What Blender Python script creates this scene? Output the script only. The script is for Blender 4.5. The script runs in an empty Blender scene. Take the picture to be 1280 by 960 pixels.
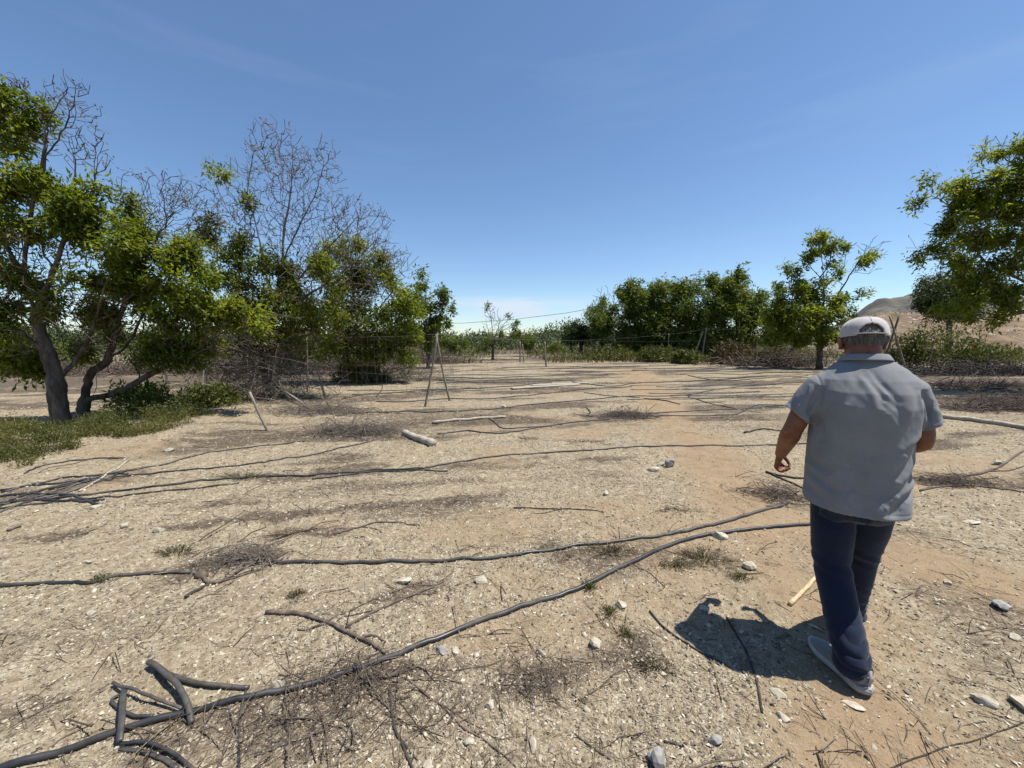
import bpy, bmesh, math, random, time
import numpy as np
from mathutils import Vector, Matrix, Euler
T00 = time.time()
rnd = random.Random(7); RS = np.random.RandomState(11)
S = bpy.context.scene; COL = S.collection
# ------------------------------------------------------------------ camera, world, sun, exposure
CAMH = 1.6; FPX = 480.0; PITCH = math.atan(56/480.0)
cam = bpy.data.objects.new('camera', bpy.data.cameras.new('camera')); COL.objects.link(cam)
cam.location = (0, 0, CAMH); cam.rotation_euler = (math.pi/2 - PITCH, 0, 0)
cam.data.sensor_width = 36; cam.data.lens = 36*FPX/1280; cam.data.clip_start = .05; cam.data.clip_end = 9000
S.camera = cam
SUNV = Vector((.40, -.01, 1)).normalized()
W = bpy.data.worlds.new('World'); S.world = W; W.use_nodes = True
nt = W.node_tree; N = nt.nodes; L = nt.links
bg = N['Background']; bg.inputs[1].default_value = .077
sky = N.new('ShaderNodeTexSky'); sky.sky_type = 'NISHITA'; sky.sun_disc = False
sky.sun_elevation = math.asin(SUNV.z); sky.sun_rotation = math.atan2(SUNV.x, SUNV.y)
sky.air_density = 1.0; sky.dust_density = .12; sky.ozone_density = 3.0; sky.altitude = 200
tc = N.new('ShaderNodeTexCoord'); sx = N.new('ShaderNodeSeparateXYZ'); L.new(tc.outputs['Generated'], sx.inputs[0])
def wmath(op, a, b=None, c=None, clamp=False):
    n = N.new('ShaderNodeMath'); n.operation = op; n.use_clamp = clamp
    for i, v in enumerate((a, b, c)):
        if v is None: continue
        if isinstance(v, (int, float)): n.inputs[i].default_value = v
        else: L.new(v, n.inputs[i])
    return n.outputs[0]
mp = N.new('ShaderNodeMapping'); L.new(tc.outputs['Generated'], mp.inputs[0]); mp.inputs['Scale'].default_value = (5, 5, 34)
nz = N.new('ShaderNodeTexNoise'); nz.inputs['Scale'].default_value = 1.3; nz.inputs['Detail'].default_value = 6; L.new(mp.outputs[0], nz.inputs['Vector'])
# thin bank of cirrus low over the horizon ahead
zc = wmath('SUBTRACT', 1, wmath('ABSOLUTE', wmath('MULTIPLY', wmath('SUBTRACT', sx.outputs[2], .068), 22)), clamp=True)
xc = wmath('SUBTRACT', 1, wmath('ABSOLUTE', wmath('MULTIPLY', wmath('SUBTRACT', sx.outputs[0], .0), 4.2)), clamp=True)
nn = wmath('MULTIPLY', wmath('SUBTRACT', nz.outputs[0], .40), 3.6, clamp=True)
cm = wmath('MULTIPLY', wmath('MULTIPLY', wmath('MULTIPLY', zc, xc), nn), 2.6, clamp=True)
mp2 = N.new('ShaderNodeMapping'); L.new(tc.outputs['Generated'], mp2.inputs[0]); mp2.inputs['Scale'].default_value = (2, 2, 16)
nz2 = N.new('ShaderNodeTexNoise'); nz2.inputs['Scale'].default_value = 1.1; nz2.inputs['Detail'].default_value = 5; L.new(mp2.outputs[0], nz2.inputs['Vector'])
thin = wmath('MULTIPLY', wmath('SUBTRACT', nz2.outputs[0], .56), .30, clamp=True)
cm = wmath('MAXIMUM', cm, thin)
mx = N.new('ShaderNodeMixRGB'); L.new(cm, mx.inputs[0]); L.new(sky.outputs[0], mx.inputs[1]); mx.inputs[2].default_value = (5.6, 6.6, 7.8, 1)
tn = N.new('ShaderNodeMixRGB'); tn.blend_type = 'MULTIPLY'; tn.inputs[0].default_value = 1; L.new(sky.outputs[0], tn.inputs[1]); tn.inputs[2].default_value = (1.05, 1.13, 1.20, 1)
L.new(tn.outputs[0], mx.inputs[1])
L.new(mx.outputs[0], bg.inputs[0])
sun = bpy.data.objects.new('sun', bpy.data.lights.new('sun', 'SUN')); COL.objects.link(sun)
sun.data.energy = 5.0; sun.data.angle = math.radians(.53); sun.data.color = (1, .955, .88)
sun.rotation_euler = SUNV.to_track_quat('Z', 'Y').to_euler()
S.view_settings.view_transform = 'Standard'; S.view_settings.look = 'None'; S.view_settings.exposure = 0.70; S.view_settings.gamma = 1
S.render.resolution_x = 1024; S.render.resolution_y = 768

# ------------------------------------------------------------------ helpers
cp, sp = math.cos(PITCH), math.sin(PITCH)
def ray(px, py):
    x = (px-640)/FPX; y = (py-480)/FPX
    return Vector((x, cp - y*sp, -(y*cp + sp)))
def G(px, py):
    d = ray(px, py); k = CAMH/(-d.z); return (d.x*k, d.y*k)
def P(px, py, Y):
    d = ray(px, py); k = Y/d.y; return Vector((d.x*k, Y, CAMH + d.z*k))
def _hash(ix, iy, seed):
    n = (ix*374761393 + iy*668265263 + seed*1442695041) & 0xffffffff
    n = ((n ^ (n >> 13))*1274126177) & 0xffffffff
    return ((n ^ (n >> 16)) & 0xffff)/65535.0
def vnoise(x, y, seed=0):
    x = np.asarray(x, float); y = np.asarray(y, float)
    ix = np.floor(x).astype(np.int64); iy = np.floor(y).astype(np.int64)
    fx = x-ix; fy = y-iy; fx = fx*fx*(3-2*fx); fy = fy*fy*(3-2*fy)
    a = _hash(ix, iy, seed); b = _hash(ix+1, iy, seed); c = _hash(ix, iy+1, seed); d = _hash(ix+1, iy+1, seed)
    return (a*(1-fx)+b*fx)*(1-fy) + (c*(1-fx)+d*fx)*fy - .5
def fbm(x, y, o=4, seed=0):
    s = 0; a = 1
    for i in range(o): s = s + a*vnoise(x*2**i+i*17.3, y*2**i-i*9.1, seed+i); a *= .5
    return s
ROWA = math.radians(11.5); rc, rs_ = math.cos(ROWA), math.sin(ROWA)
def seg_d(x, y, pts):
    d = np.full(np.shape(x), 1e9)
    for (ax, ay), (bx, by) in zip(pts[:-1], pts[1:]):
        vx, vy = bx-ax, by-ay; t = np.clip(((x-ax)*vx+(y-ay)*vy)/(vx*vx+vy*vy+1e-9), 0, 1)
        d = np.minimum(d, np.hypot(x-ax-t*vx, y-ay-t*vy))
    return d
PATH = [(G(790, 462), .5), (G(830, 505), .5), (G(870, 560), .42), (G(900, 610), .42), (G(960, 680), .5), (G(1040, 780), .55), (G(1130, 900), .6), (G(1210, 1100), .7)]
PATH2 = [(G(930, 640), .3), (G(1100, 690), .5), (G(1280, 740), .5), (G(1500, 800), .6)]
LIT = [([(190, 562), (330, 546), (480, 531), (620, 521)], .45, .9), ([(15, 673), (100, 667)], .1, .7), ([(200, 662), (290, 651), (330, 646)], .10, .8),
       ([(300, 650), (384, 643), (469, 633), (553, 626), (623, 618)], .14, 1.0), ([(350, 668), (418, 664)], .10, .9), ([(400, 590), (470, 586)], .2, .8),
       ([(300, 600), (420, 594), (560, 584), (680, 572)], .12, .7), ([(740, 522), (830, 518)], .35, 1), ([(1120, 466), (1330, 486)], 3.6, 1.6), ([(1165, 500), (1400, 518)], 1.3, 1.5), ([(1160, 600), (1300, 605)], .3, .9),
       ([(1180, 700), (1230, 760), (1290, 800)], .35, .6), ([(200, 930), (330, 880), (470, 840), (580, 830)], .10, .6), ([(330, 930), (480, 890), (590, 880)], .16, .45), ([(640, 850), (700, 840), (800, 815)], .12, .8), ([(700, 700), (800, 690), (920, 705)], .22, .8),
       ([(940, 600), (990, 625)], .3, .9), ([(0, 625), (140, 600)], .3, .8), ([(230, 715), (330, 695)], .14, .9), ([(0, 900), (90, 870)], .1, .5), ([(400, 770), (540, 735)], .1, .6),
       ([(330, 505), (450, 500), (560, 490)], .7, .9), ([(480, 470), (560, 462)], .9, .8), ([(940, 480), (1010, 476)], .8, .9), ([(-500, 486), (0, 480), (300, 470)], 3.0, 1.3), ([(-500, 462), (0, 462), (420, 456)], 4, .9), ([(-300, 510), (60, 506), (260, 492)], .6, .9), ([(500, 452), (700, 449), (1000, 449)], 3, .8), ([(-500, 437), (640, 437), (1800, 437)], 24, 1)]
LITG = [([G(*p) for p in pts], w, a) for pts, w, a in LIT]
def path_mask(x, y):
    m = 0
    for PL in (PATH, PATH2):
        d = seg_d(x, y, [p for p, w in PL]); w = .42 + .03*y
        m = np.maximum(m, np.clip(1.35 - d/w + .9*fbm(x*1.6, y*1.6, 3, 5), 0, 1))
    patch = np.clip((fbm(x*.7, y*.95, 4, 71)-.24)*3.2, 0, .6)
    return np.maximum(m, patch)
def lit_mask(x, y):
    u = x*rc + y*rs_; v = -x*rs_ + y*rc
    n = fbm(u*.55+3, v*2.6, 4, 21)
    m = np.clip((n-.12)*2.3, 0, .75)*np.clip(y/5, .35, 1)
    m = m + .9*np.clip((fbm(u*.3, v*1.15, 3, 33)-.04)*3.4, 0, 1)*np.clip((y-5)/5, 0, 1)
    for pts, w, a in LITG:
        m = np.maximum(m, a*np.clip(1.3 - seg_d(x, y, pts)/w + 1.3*fbm(x*3, y*5, 3, 8), 0, 1))
    return np.clip(m*(1-.85*path_mask(x, y)), 0, 1)
def H(x, y):
    x = np.asarray(x, float); y = np.asarray(y, float); r = np.hypot(x, y)
    u = x*rc + y*rs_; v = -x*rs_ + y*rc
    h = .045*fbm(u*.35, v*.9, 3, 2) + .022*fbm(x*2.1, y*2.1, 2, 4)*(1+0*x)
    near = np.clip((16-r)/8, 0, 1)
    h = h + near*(.019*fbm(x*8, y*8, 4, 9)*(1-.5*path_mask(x, y)))
    h = h*np.clip(r/1.0, .3, 1)
    far = np.clip((r-45)/100, 0, 1); h = h + far*far*(2.0*fbm(x*.01, y*.01, 3, 3)-1.5)
    h = h + .10*np.clip(1-seg_d(x, y, [G(-100, 560), G(150, 545), G(300, 512)])/1.6, 0, 1)
    return h
def h1(x, y): return float(H(np.array([x]), np.array([y]))[0])

def tag(o, label=None, cat=None, group=None, kind=None):
    if label: o['label'] = label
    if cat: o['category'] = cat
    if group: o['group'] = group
    if kind: o['kind'] = kind
    return o
def empty(name, loc=(0, 0, 0), rz=0):
    o = bpy.data.objects.new(name, None); COL.objects.link(o); o.location = loc; o.rotation_euler.z = rz; o.empty_display_size = .2
    return o
def mesh(name, V, F, mat=None, parent=None, smooth=True):
    """V (n,3); F: (m,k) int array or list of such arrays / list of tuples"""
    me = bpy.data.meshes.new(name)
    V = np.asarray(V, np.float32).reshape(-1, 3)
    arrs = [np.asarray(F)] if isinstance(F, np.ndarray) else ([np.asarray(f) for f in F] if len(F) and isinstance(F[0], np.ndarray) else None)
    if arrs is None:
        me.from_pydata([tuple(map(float, v)) for v in V], [], F)
    else:
        arrs = [a for a in arrs if len(a)]
        me.vertices.add(len(V)); me.vertices.foreach_set('co', V.ravel())
        nl = sum(a.size for a in arrs); npoly = sum(len(a) for a in arrs)
        me.loops.add(nl); me.loops.foreach_set('vertex_index', np.concatenate([a.ravel() for a in arrs]).astype(np.int32))
        me.polygons.add(npoly); tot = np.concatenate([np.full(len(a), a.shape[1]) for a in arrs]).astype(np.int32)
        me.polygons.foreach_set('loop_start', np.concatenate([[0], np.cumsum(tot)[:-1]]).astype(np.int32))
        me.polygons.foreach_set('loop_total', tot)
        me.update(calc_edges=True)
    if smooth: me.polygons.foreach_set('use_smooth', np.ones(len(me.polygons), bool))
    if mat: me.materials.append(mat)
    o = bpy.data.objects.new(name, me); COL.objects.link(o)
    if parent: o.parent = parent
    return o
class MB:
    def __init__(s): s.V = []; s.Q = []; s.T = []; s.n = 0
    def add(s, V, Q=None, T=None):
        V = np.asarray(V, float).reshape(-1, 3)
        if Q is not None and len(Q): s.Q.append(np.asarray(Q)+s.n)
        if T is not None and len(T): s.T.append(np.asarray(T)+s.n)
        s.V.append(V); s.n += len(V)
    def tube(s, pts, rad, sides=6, cap=True, flat=1.0):
        pts = np.asarray(pts, float); n = len(pts); rad = np.broadcast_to(np.asarray(rad, float), (n,))
        tn = np.gradient(pts, axis=0); tn /= np.linalg.norm(tn, axis=1)[:, None]+1e-9
        up = np.array([0, 0, 1.]) if abs(tn[0][2]) < .9 else np.array([0, 1., 0])
        a = np.cross(tn[0], up); a /= np.linalg.norm(a); A = []
        for i in range(n):
            a = a - tn[i]*np.dot(a, tn[i]); a /= np.linalg.norm(a)+1e-9; A.append(a)
        A = np.array(A); B = np.cross(A, tn)
        th = np.arange(sides)*2*math.pi/sides
        R = pts[:, None] + rad[:, None, None]*(np.cos(th)[None, :, None]*A[:, None] + flat*np.sin(th)[None, :, None]*B[:, None])
        i, j = np.meshgrid(np.arange(n-1), np.arange(sides), indexing='ij'); j2 = (j+1) % sides
        Q = np.stack([i*sides+j, i*sides+j2, (i+1)*sides+j2, (i+1)*sides+j], -1).reshape(-1, 4)
        V = R.reshape(-1, 3); T = []
        if cap:
            V = np.vstack([V, pts[0], pts[-1]]); k = n*sides
            for q in range(sides):
                T.append((k, (q+1) % sides, q)); T.append((k+1, (n-1)*sides+q, (n-1)*sides+(q+1) % sides))
        s.add(V, Q, T)
    def loft(s, rings, n=24):
        """rings: (cx,cy,cz, ax,ay[, exponent]) horizontal ellipses"""
        R = []
        for r in rings:
            e = r[5] if len(r) > 5 else 2
            th = np.arange(n)*2*math.pi/n; c, d = np.cos(th), np.sin(th)
            R.append(np.stack([r[0]+r[3]*np.sign(c)*abs(c)**(2/e), r[1]+r[4]*np.sign(d)*abs(d)**(2/e), np.full(n, r[2])], -1))
        m = len(R); i, j = np.meshgrid(np.arange(m-1), np.arange(n), indexing='ij'); j2 = (j+1) % n
        Q = np.stack([i*n+j, i*n+j2, (i+1)*n+j2, (i+1)*n+j], -1).reshape(-1, 4)
        V = np.vstack(R+[np.array([rings[0][:3]]), np.array([rings[-1][:3]])]); k = m*n; T = []
        for q in range(n):
            T.append((k, (q+1) % n, q)); T.append((k+1, (m-1)*n+q, (m-1)*n+(q+1) % n))
        s.add(V, Q, T)
    def ball(s, c, r, n=12, m=8, rot=None):
        r = np.broadcast_to(np.asarray(r, float), (3,))
        th = np.arange(n)*2*math.pi/n; ph = np.linspace(0, math.pi, m+1)[1:-1]
        V = np.array([[math.sin(p)*math.cos(t), math.sin(p)*math.sin(t), math.cos(p)] for p in ph for t in th]+[[0, 0, 1], [0, 0, -1]])*r
        if rot is not None: V = V @ np.array(Euler(rot).to_matrix()).T
        V = V+np.asarray(c); k = (m-1)*n; Q = []; T = []
        for i in range(m-2):
            for j in range(n): Q.append((i*n+j, (i+1)*n+j, (i+1)*n+(j+1) % n, i*n+(j+1) % n))
        for j in range(n): T.append((k, j, (j+1) % n)); T.append((k+1, (m-2)*n+(j+1) % n, (m-2)*n+j))
        s.add(V, Q, T)
    def build(s, name, mat=None, parent=None, smooth=True):
        return mesh(name, np.vstack(s.V), [np.vstack(a) for a in (s.Q, s.T) if len(a)], mat, parent, smooth)
def spline(pts, n=8):
    P_ = [np.array(p, float) for p in pts]; P_ = [2*P_[0]-P_[1]]+P_+[2*P_[-1]-P_[-2]]; out = []
    for i in range(1, len(P_)-2):
        for k in range(n):
            t = k/n; a, b, c, d = P_[i-1:i+3]
            out.append(.5*(2*b+(c-a)*t+(2*a-5*b+4*c-d)*t*t+(3*b-a-3*c+d)*t**3))
    out.append(P_[-2]); return np.array(out)
def instance(baseV, baseT, M, Pos):
    """many copies joined: M (m,3,3), Pos (m,3)"""
    V = np.einsum('mij,nj->mni', M, baseV)+Pos[:, None]
    T = baseT[None]+(np.arange(len(M))*len(baseV))[:, None, None]
    return V.reshape(-1, 3), T.reshape(-1, baseT.shape[1])
def rotmats(m, rs=RS, tilt=None):
    z = rs.uniform(0, 2*math.pi, m); t = rs.normal(0, tilt, (m, 2)) if tilt is not None else None
    c, s_ = np.cos(z), np.sin(z); Z = np.zeros((m, 3, 3)); Z[:, 0, 0] = c; Z[:, 0, 1] = -s_; Z[:, 1, 0] = s_; Z[:, 1, 1] = c; Z[:, 2, 2] = 1
    if t is None: return Z
    a = t[:, 0]; X = np.zeros((m, 3, 3)); X[:, 0, 0] = 1; X[:, 1, 1] = np.cos(a); X[:, 1, 2] = -np.sin(a); X[:, 2, 1] = np.sin(a); X[:, 2, 2] = np.cos(a)
    b = t[:, 1]; Y = np.zeros((m, 3, 3)); Y[:, 1, 1] = 1; Y[:, 0, 0] = np.cos(b); Y[:, 0, 2] = np.sin(b); Y[:, 2, 0] = -np.sin(b); Y[:, 2, 2] = np.cos(b)
    return Z @ X @ Y

# ------------------------------------------------------------------ materials
def new_mat(name, rough=.8, spec=.3):
    m = bpy.data.materials.new(name); m.use_nodes = True; b = m.node_tree.nodes['Principled BSDF']
    b.inputs['Roughness'].default_value = rough; b.inputs['Specular IOR Level'].default_value = spec
    return m, m.node_tree.nodes, m.node_tree.links, b
def ramp(n, l, src, stops):
    r = n.new('ShaderNodeValToRGB'); e = r.color_ramp.elements
    while len(e) < len(stops): e.new(.5)
    for q, (p, c) in zip(e, stops): q.position = p; q.color = (*c, 1)
    l.new(src, r.inputs[0]); return r.outputs[0]
def noise(n, l, scale, detail=4, rough=.5, vec=None, stretch=None, dist=0):
    t = n.new('ShaderNodeTexNoise'); t.inputs['Scale'].default_value = scale; t.inputs['Detail'].default_value = detail; t.inputs['Roughness'].default_value = rough; t.inputs['Distortion'].default_value = dist
    if vec is None:
        c = n.new('ShaderNodeTexCoord'); vec = c.outputs['Object']
    if stretch:
        m = n.new('ShaderNodeMapping'); m.inputs['Scale'].default_value = stretch[:3]
        if len(stretch) > 3: m.inputs['Rotation'].default_value = (0, 0, stretch[3])
        l.new(vec, m.inputs[0]); vec = m.outputs[0]
    l.new(vec, t.inputs['Vector']); return t.outputs[0]
def mix(n, l, f, a, b, mode='MIX'):
    m = n.new('ShaderNodeMixRGB'); m.blend_type = mode
    for i, v in enumerate((f, a, b)):
        if isinstance(v, (int, float)): m.inputs[i].default_value = v
        elif isinstance(v, tuple): m.inputs[i].default_value = (*v, 1)
        else: l.new(v, m.inputs[i])
    return m.outputs[0]
def bump(n, l, b, src, strength=.4, dist=.01, prev=None):
    q = n.new('ShaderNodeBump'); q.inputs['Strength'].default_value = strength; q.inputs['Distance'].default_value = dist
    l.new(src, q.inputs['Height'])
    if prev: l.new(prev, q.inputs['Normal'])
    l.new(q.outputs[0], b.inputs['Normal']); return q.outputs[0]
def simple(name, stops, scale, rough=.8, spec=.3, bs=.3, bd=.004, stretch=None, detail=5, island=False):
    m, n, l, b = new_mat(name, rough, spec)
    f = noise(n, l, scale, detail, .6, stretch=stretch)
    c = ramp(n, l, f, stops)
    if island:
        g = n.new('ShaderNodeNewGeometry')
        c = mix(n, l, .75, c, ramp(n, l, g.outputs['Random Per Island'], stops), 'MIX')
    l.new(c, b.inputs['Base Color'])
    if bs: bump(n, l, b, f, bs, bd)
    return m
def leaf_mat(name, c0, c1, c2, trans=.35):
    m, n, l, b = new_mat(name, .5, .22)
    g = n.new('ShaderNodeNewGeometry'); f = noise(n, l, 1.1, 3)
    a = ramp(n, l, g.outputs['Random Per Island'], [(0, c0), (.5, c1), (1, c2)])
    c = mix(n, l, .55, a, ramp(n, l, f, [(.35, c0), (.5, c1), (.65, c2)]))
    l.new(c, b.inputs['Base Color'])
    t = n.new('ShaderNodeBsdfTranslucent'); l.new(mix(n, l, 1, c, (1.5, 1.5, .55), 'MULTIPLY'), t.inputs[0])
    ms = n.new('ShaderNodeMixShader'); ms.inputs[0].default_value = trans
    l.new(b.outputs[0], ms.inputs[1]); l.new(t.outputs[0], ms.inputs[2]); l.new(ms.outputs[0], n['Material Output'].inputs[0])
    return m
M = {}
M['leaf'] = leaf_mat('leaf_green', (.038, .056, .008), (.13, .165, .018), (.28, .30, .05), .5)
M['leaf_far'] = leaf_mat('leaf_dark_green', (.045, .066, .014), (.095, .125, .022), (.17, .2, .036), .38)
M['leaf_back'] = leaf_mat('leaf_blue_green', (.022, .036, .014), (.042, .062, .02), (.07, .095, .028), .25)
M['leaf_dry'] = leaf_mat('leaf_dry', (.05, .04, .02), (.08, .065, .032), (.12, .10, .045), .2)
M['weed'] = leaf_mat('weed_green', (.035, .045, .012), (.075, .09, .02), (.16, .15, .045), .25)
M['grass_dry'] = leaf_mat('grass_straw', (.075, .075, .028), (.13, .115, .05), (.20, .165, .085), .25)
M['grass_far'] = leaf_mat('grass_far', (.035, .038, .016), (.075, .068, .03), (.125, .108, .05), .2)
M['brush_grey'] = simple('brush_grey', [(.2, (.075, .06, .048)), (.5, (.15, .125, .10)), (.9, (.27, .235, .20))], 3, .9, .2, 0, island=True)
M['bark'] = simple('bark_grey_brown', [(.3, (.035, .026, .02)), (.5, (.085, .066, .052)), (.7, (.17, .14, .112))], 9, .9, .2, .8, .02, (1, 1, .25))
M['bark_dead'] = simple('bark_dead', [(.3, (.08, .064, .052)), (.6, (.16, .135, .112)), (.8, (.25, .22, .185))], 14, .9, .2, .5, .004)
M['twig'] = simple('twig_litter', [(.2, (.03, .022, .015)), (.5, (.10, .075, .052)), (.9, (.25, .20, .15))], 3, .9, .2, 0, island=True)
M['stick'] = simple('stick_bark', [(.3, (.05, .04, .032)), (.55, (.11, .085, .068)), (.75, (.19, .16, .13))], 30, .85, .25, .6, .003, (1, 1, 1))
M['stick_dark'] = simple('stick_dark_bark', [(.3, (.018, .016, .015)), (.6, (.05, .042, .036)), (.8, (.1, .085, .07))], 30, .8, .3, .6, .003)
M['wood_pale'] = simple('wood_weathered', [(.3, (.2, .17, .135)), (.5, (.33, .29, .235)), (.7, (.46, .42, .35))], 8, .85, .2, .5, .004, (1, 6, 6))
M['wood_yellow'] = simple('wood_peeled', [(.3, (.36, .27, .15)), (.6, (.5, .39, .23)), (.8, (.58, .48, .32))], 30, .7, .3, .4, .002)
M['post'] = simple('post_bamboo', [(.3, (.13, .105, .08)), (.55, (.23, .195, .155)), (.75, (.34, .3, .25))], 12, .8, .3, .4, .004, (1, 1, .3))
M['post_dark'] = simple('post_dark_wood', [(.3, (.07, .055, .045)), (.7, (.2, .165, .135))], 12, .8, .3, .4, .004)
M['wire'] = simple('wire_steel', [(.3, (.06, .055, .05)), (.7, (.16, .15, .14))], 12, .6, .5, 0)
M['net'] = simple('net_string', [(.3, (.07, .06, .05)), (.7, (.17, .15, .125))], 5, .8, .3, 0)
M['stone_pale'] = simple('stone_pale', [(.3, (.24, .20, .145)), (.5, (.36, .32, .245)), (.75, (.5, .46, .38))], 25, .85, .3, .6, .004)
M['stone_grey'] = simple('stone_grey', [(.3, (.15, .14, .13)), (.5, (.25, .24, .225)), (.75, (.36, .34, .31))], 25, .85, .3, .6, .004)
M['pebble'] = simple('gravel_chips', [(.0, (.05, .04, .03)), (.3, (.13, .102, .072)), (.5, (.24, .20, .145)), (.78, (.34, .30, .225)), (1, (.52, .475, .38))], 4, .85, .3, 0, island=True)

def hose_mat(name, dust):
    m, n, l, b = new_mat(name, .45, .5)
    f = noise(n, l, 22, 6, .65); f2 = noise(n, l, 3.5, 3, .5)
    g = n.new('ShaderNodeNewGeometry'); s_ = n.new('ShaderNodeSeparateXYZ'); l.new(g.outputs['Normal'], s_.inputs[0])
    d = n.new('ShaderNodeMath'); d.operation = 'MULTIPLY_ADD'; d.use_clamp = True; l.new(f2, d.inputs[0]); d.inputs[1].default_value = 1.6; d.inputs[2].default_value = dust-.8
    e = n.new('ShaderNodeMath'); e.operation = 'MULTIPLY'; e.use_clamp = True; l.new(d.outputs[0], e.inputs[0]); l.new(ramp(n, l, f, [(.3, (.35, .35, .35)), (.65, (1, 1, 1))]), e.inputs[1])
    l.new(mix(n, l, e.outputs[0], ramp(n, l, f, [(.3, (.012, .012, .013)), (.7, (.034, .034, .036))]), (.16, .135, .105)), b.inputs['Base Color'])
    l.new(ramp(n, l, f2, [(.3, (.35, .35, .35)), (.7, (.7, .7, .7))]), b.inputs['Roughness'])
    bump(n, l, b, f, .3, .002); return m
M['hose'] = hose_mat('hose_black', .02); M['hose_dusty'] = hose_mat('hose_dusty', .22)

# ground
def ground_mat():
    m, n, l, b = new_mat('dry_soil', .95, .12)
    at = lambda nm: (lambda a: (setattr(a, 'attribute_name', nm), a.outputs['Fac'])[1])(n.new('ShaderNodeAttribute'))
    lit = at('litter'); pth = at('path')
    big = noise(n, l, .7, 4, .55); med = noise(n, l, 6, 6, .65); fine = noise(n, l, 60, 5, .7)
    base = ramp(n, l, big, [(.3, (0.224, 0.172, 0.108)), (.5, (0.261, 0.209, 0.137)), (.7, (0.285, 0.240, 0.164))])
    base = mix(n, l, .55, base, ramp(n, l, med, [(.32, (0.133, 0.101, 0.067)), (.47, (0.236, 0.191, 0.126)), (.66, (0.314, 0.275, 0.198))]))
    vo = n.new('ShaderNodeTexVoronoi'); vo.inputs['Scale'].default_value = 55; vo.feature = 'F1'
    c = n.new('ShaderNodeTexCoord'); w = n.new('ShaderNodeMixRGB'); w.inputs[0].default_value = .012
    nc = n.new('ShaderNodeTexNoise'); nc.inputs['Scale'].default_value = 40; l.new(c.outputs['Object'], nc.inputs['Vector'])
    l.new(c.outputs['Object'], w.inputs[1]); l.new(nc.outputs[1], w.inputs[2]); l.new(w.outputs[0], vo.inputs['Vector'])
    sv = n.new('ShaderNodeSeparateXYZ'); l.new(vo.outputs['Color'], sv.inputs[0])
    chips = ramp(n, l, sv.outputs[0], [(0, (0.121, 0.091, 0.061)), (.35, (0.224, 0.180, 0.115)), (.75, (0.285, 0.242, 0.169)), (1, (0.401, 0.363, 0.274))])
    v2 = n.new('ShaderNodeTexVoronoi'); v2.inputs['Scale'].default_value = 23; l.new(w.outputs[0], v2.inputs['Vector'])
    s2 = n.new('ShaderNodeSeparateXYZ'); l.new(v2.outputs['Color'], s2.inputs[0])
    base = mix(n, l, .6, base, chips)
    base = mix(n, l, .35, base, ramp(n, l, s2.outputs[1], [(0, (0.133, 0.101, 0.064)), (.5, (0.248, 0.200, 0.134)), (.95, (0.334, 0.291, 0.210)), (1, (0.425, 0.394, 0.308))]))
    grit = noise(n, l, 150, 6, .8)
    base = mix(n, l, .45, base, mix(n, l, 1, base, ramp(n, l, grit, [(.36, (0.310, 0.301, 0.310)), (.5, (1, 1, 1)), (.64, (2.0, 2.0, 1.95))]), 'MULTIPLY'))
    soil = ramp(n, l, noise(n, l, 3, 6, .7), [(.3, (0.200, 0.136, 0.079)), (.5, (0.255, 0.180, 0.108)), (.7, (0.291, 0.218, 0.137))])
    soil = mix(n, l, .3, soil, ramp(n, l, fine, [(.35, (0.170, 0.115, 0.070)), (.65, (0.328, 0.249, 0.164))]))
    pm = n.new('ShaderNodeMath'); pm.operation = 'MULTIPLY'; l.new(pth, pm.inputs[0]); pm.inputs[1].default_value = .9
    base = mix(n, l, pm.outputs[0], base, soil)
    lc = ramp(n, l, noise(n, l, 45, 4, .7, stretch=(.35, 1.5, 1, -ROWA)), [(.3, (0.047, 0.033, 0.024)), (.5, (0.091, 0.070, 0.051)), (.7, (0.165, 0.133, 0.100))])
    lm = n.new('ShaderNodeMath'); lm.operation = 'MULTIPLY_ADD'; lm.use_clamp = True
    k = n.new('ShaderNodeMath'); k.operation = 'SUBTRACT'; l.new(noise(n, l, 30, 8, .8, stretch=(.5, 1.3, 1, -ROWA)), k.inputs[0]); k.inputs[1].default_value = .5
    l.new(k.outputs[0], lm.inputs[0]); lm.inputs[1].default_value = 5.0
    l2 = n.new('ShaderNodeMath'); l2.operation = 'MULTIPLY_ADD'; l2.use_clamp = True; l.new(lit, l2.inputs[0]); l2.inputs[1].default_value = 1.7; l2.inputs[2].default_value = -.3  # gain raised: litter colour also carries the shade of its upright twigs
    l.new(l2.outputs[0], lm.inputs[2])
    l3 = n.new('ShaderNodeMath'); l3.operation = 'MULTIPLY'; l3.use_clamp = True; l.new(lm.outputs[0], l3.inputs[0]); l.new(ramp(n, l, lit, [(.05, (0, 0, 0)), (.25, (1, 1, 1))]), l3.inputs[1])
    base = mix(n, l, l3.outputs[0], base, lc)
    l.new(base, b.inputs['Base Color'])
    p1 = bump(n, l, b, fine, .9, .012)
    p2 = bump(n, l, b, sv.outputs[0], .8, .009, p1)
    bump(n, l, b, med, .7, .03, p2)
    return m
M['ground'] = ground_mat()
M['hill'] = simple('hill_dry_earth', [(.3, (.085, .06, .04)), (.5, (.165, .118, .08)), (.7, (.24, .18, .125))], .55, .95, .1, 1, .3, detail=9)
M['hill_far'] = simple('hill_far_scrub', [(.3, (.062, .062, .055)), (.5, (.098, .092, .08)), (.7, (.14, .127, .105))], .05, .95, .1, 1, 1.5, detail=10)

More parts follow.
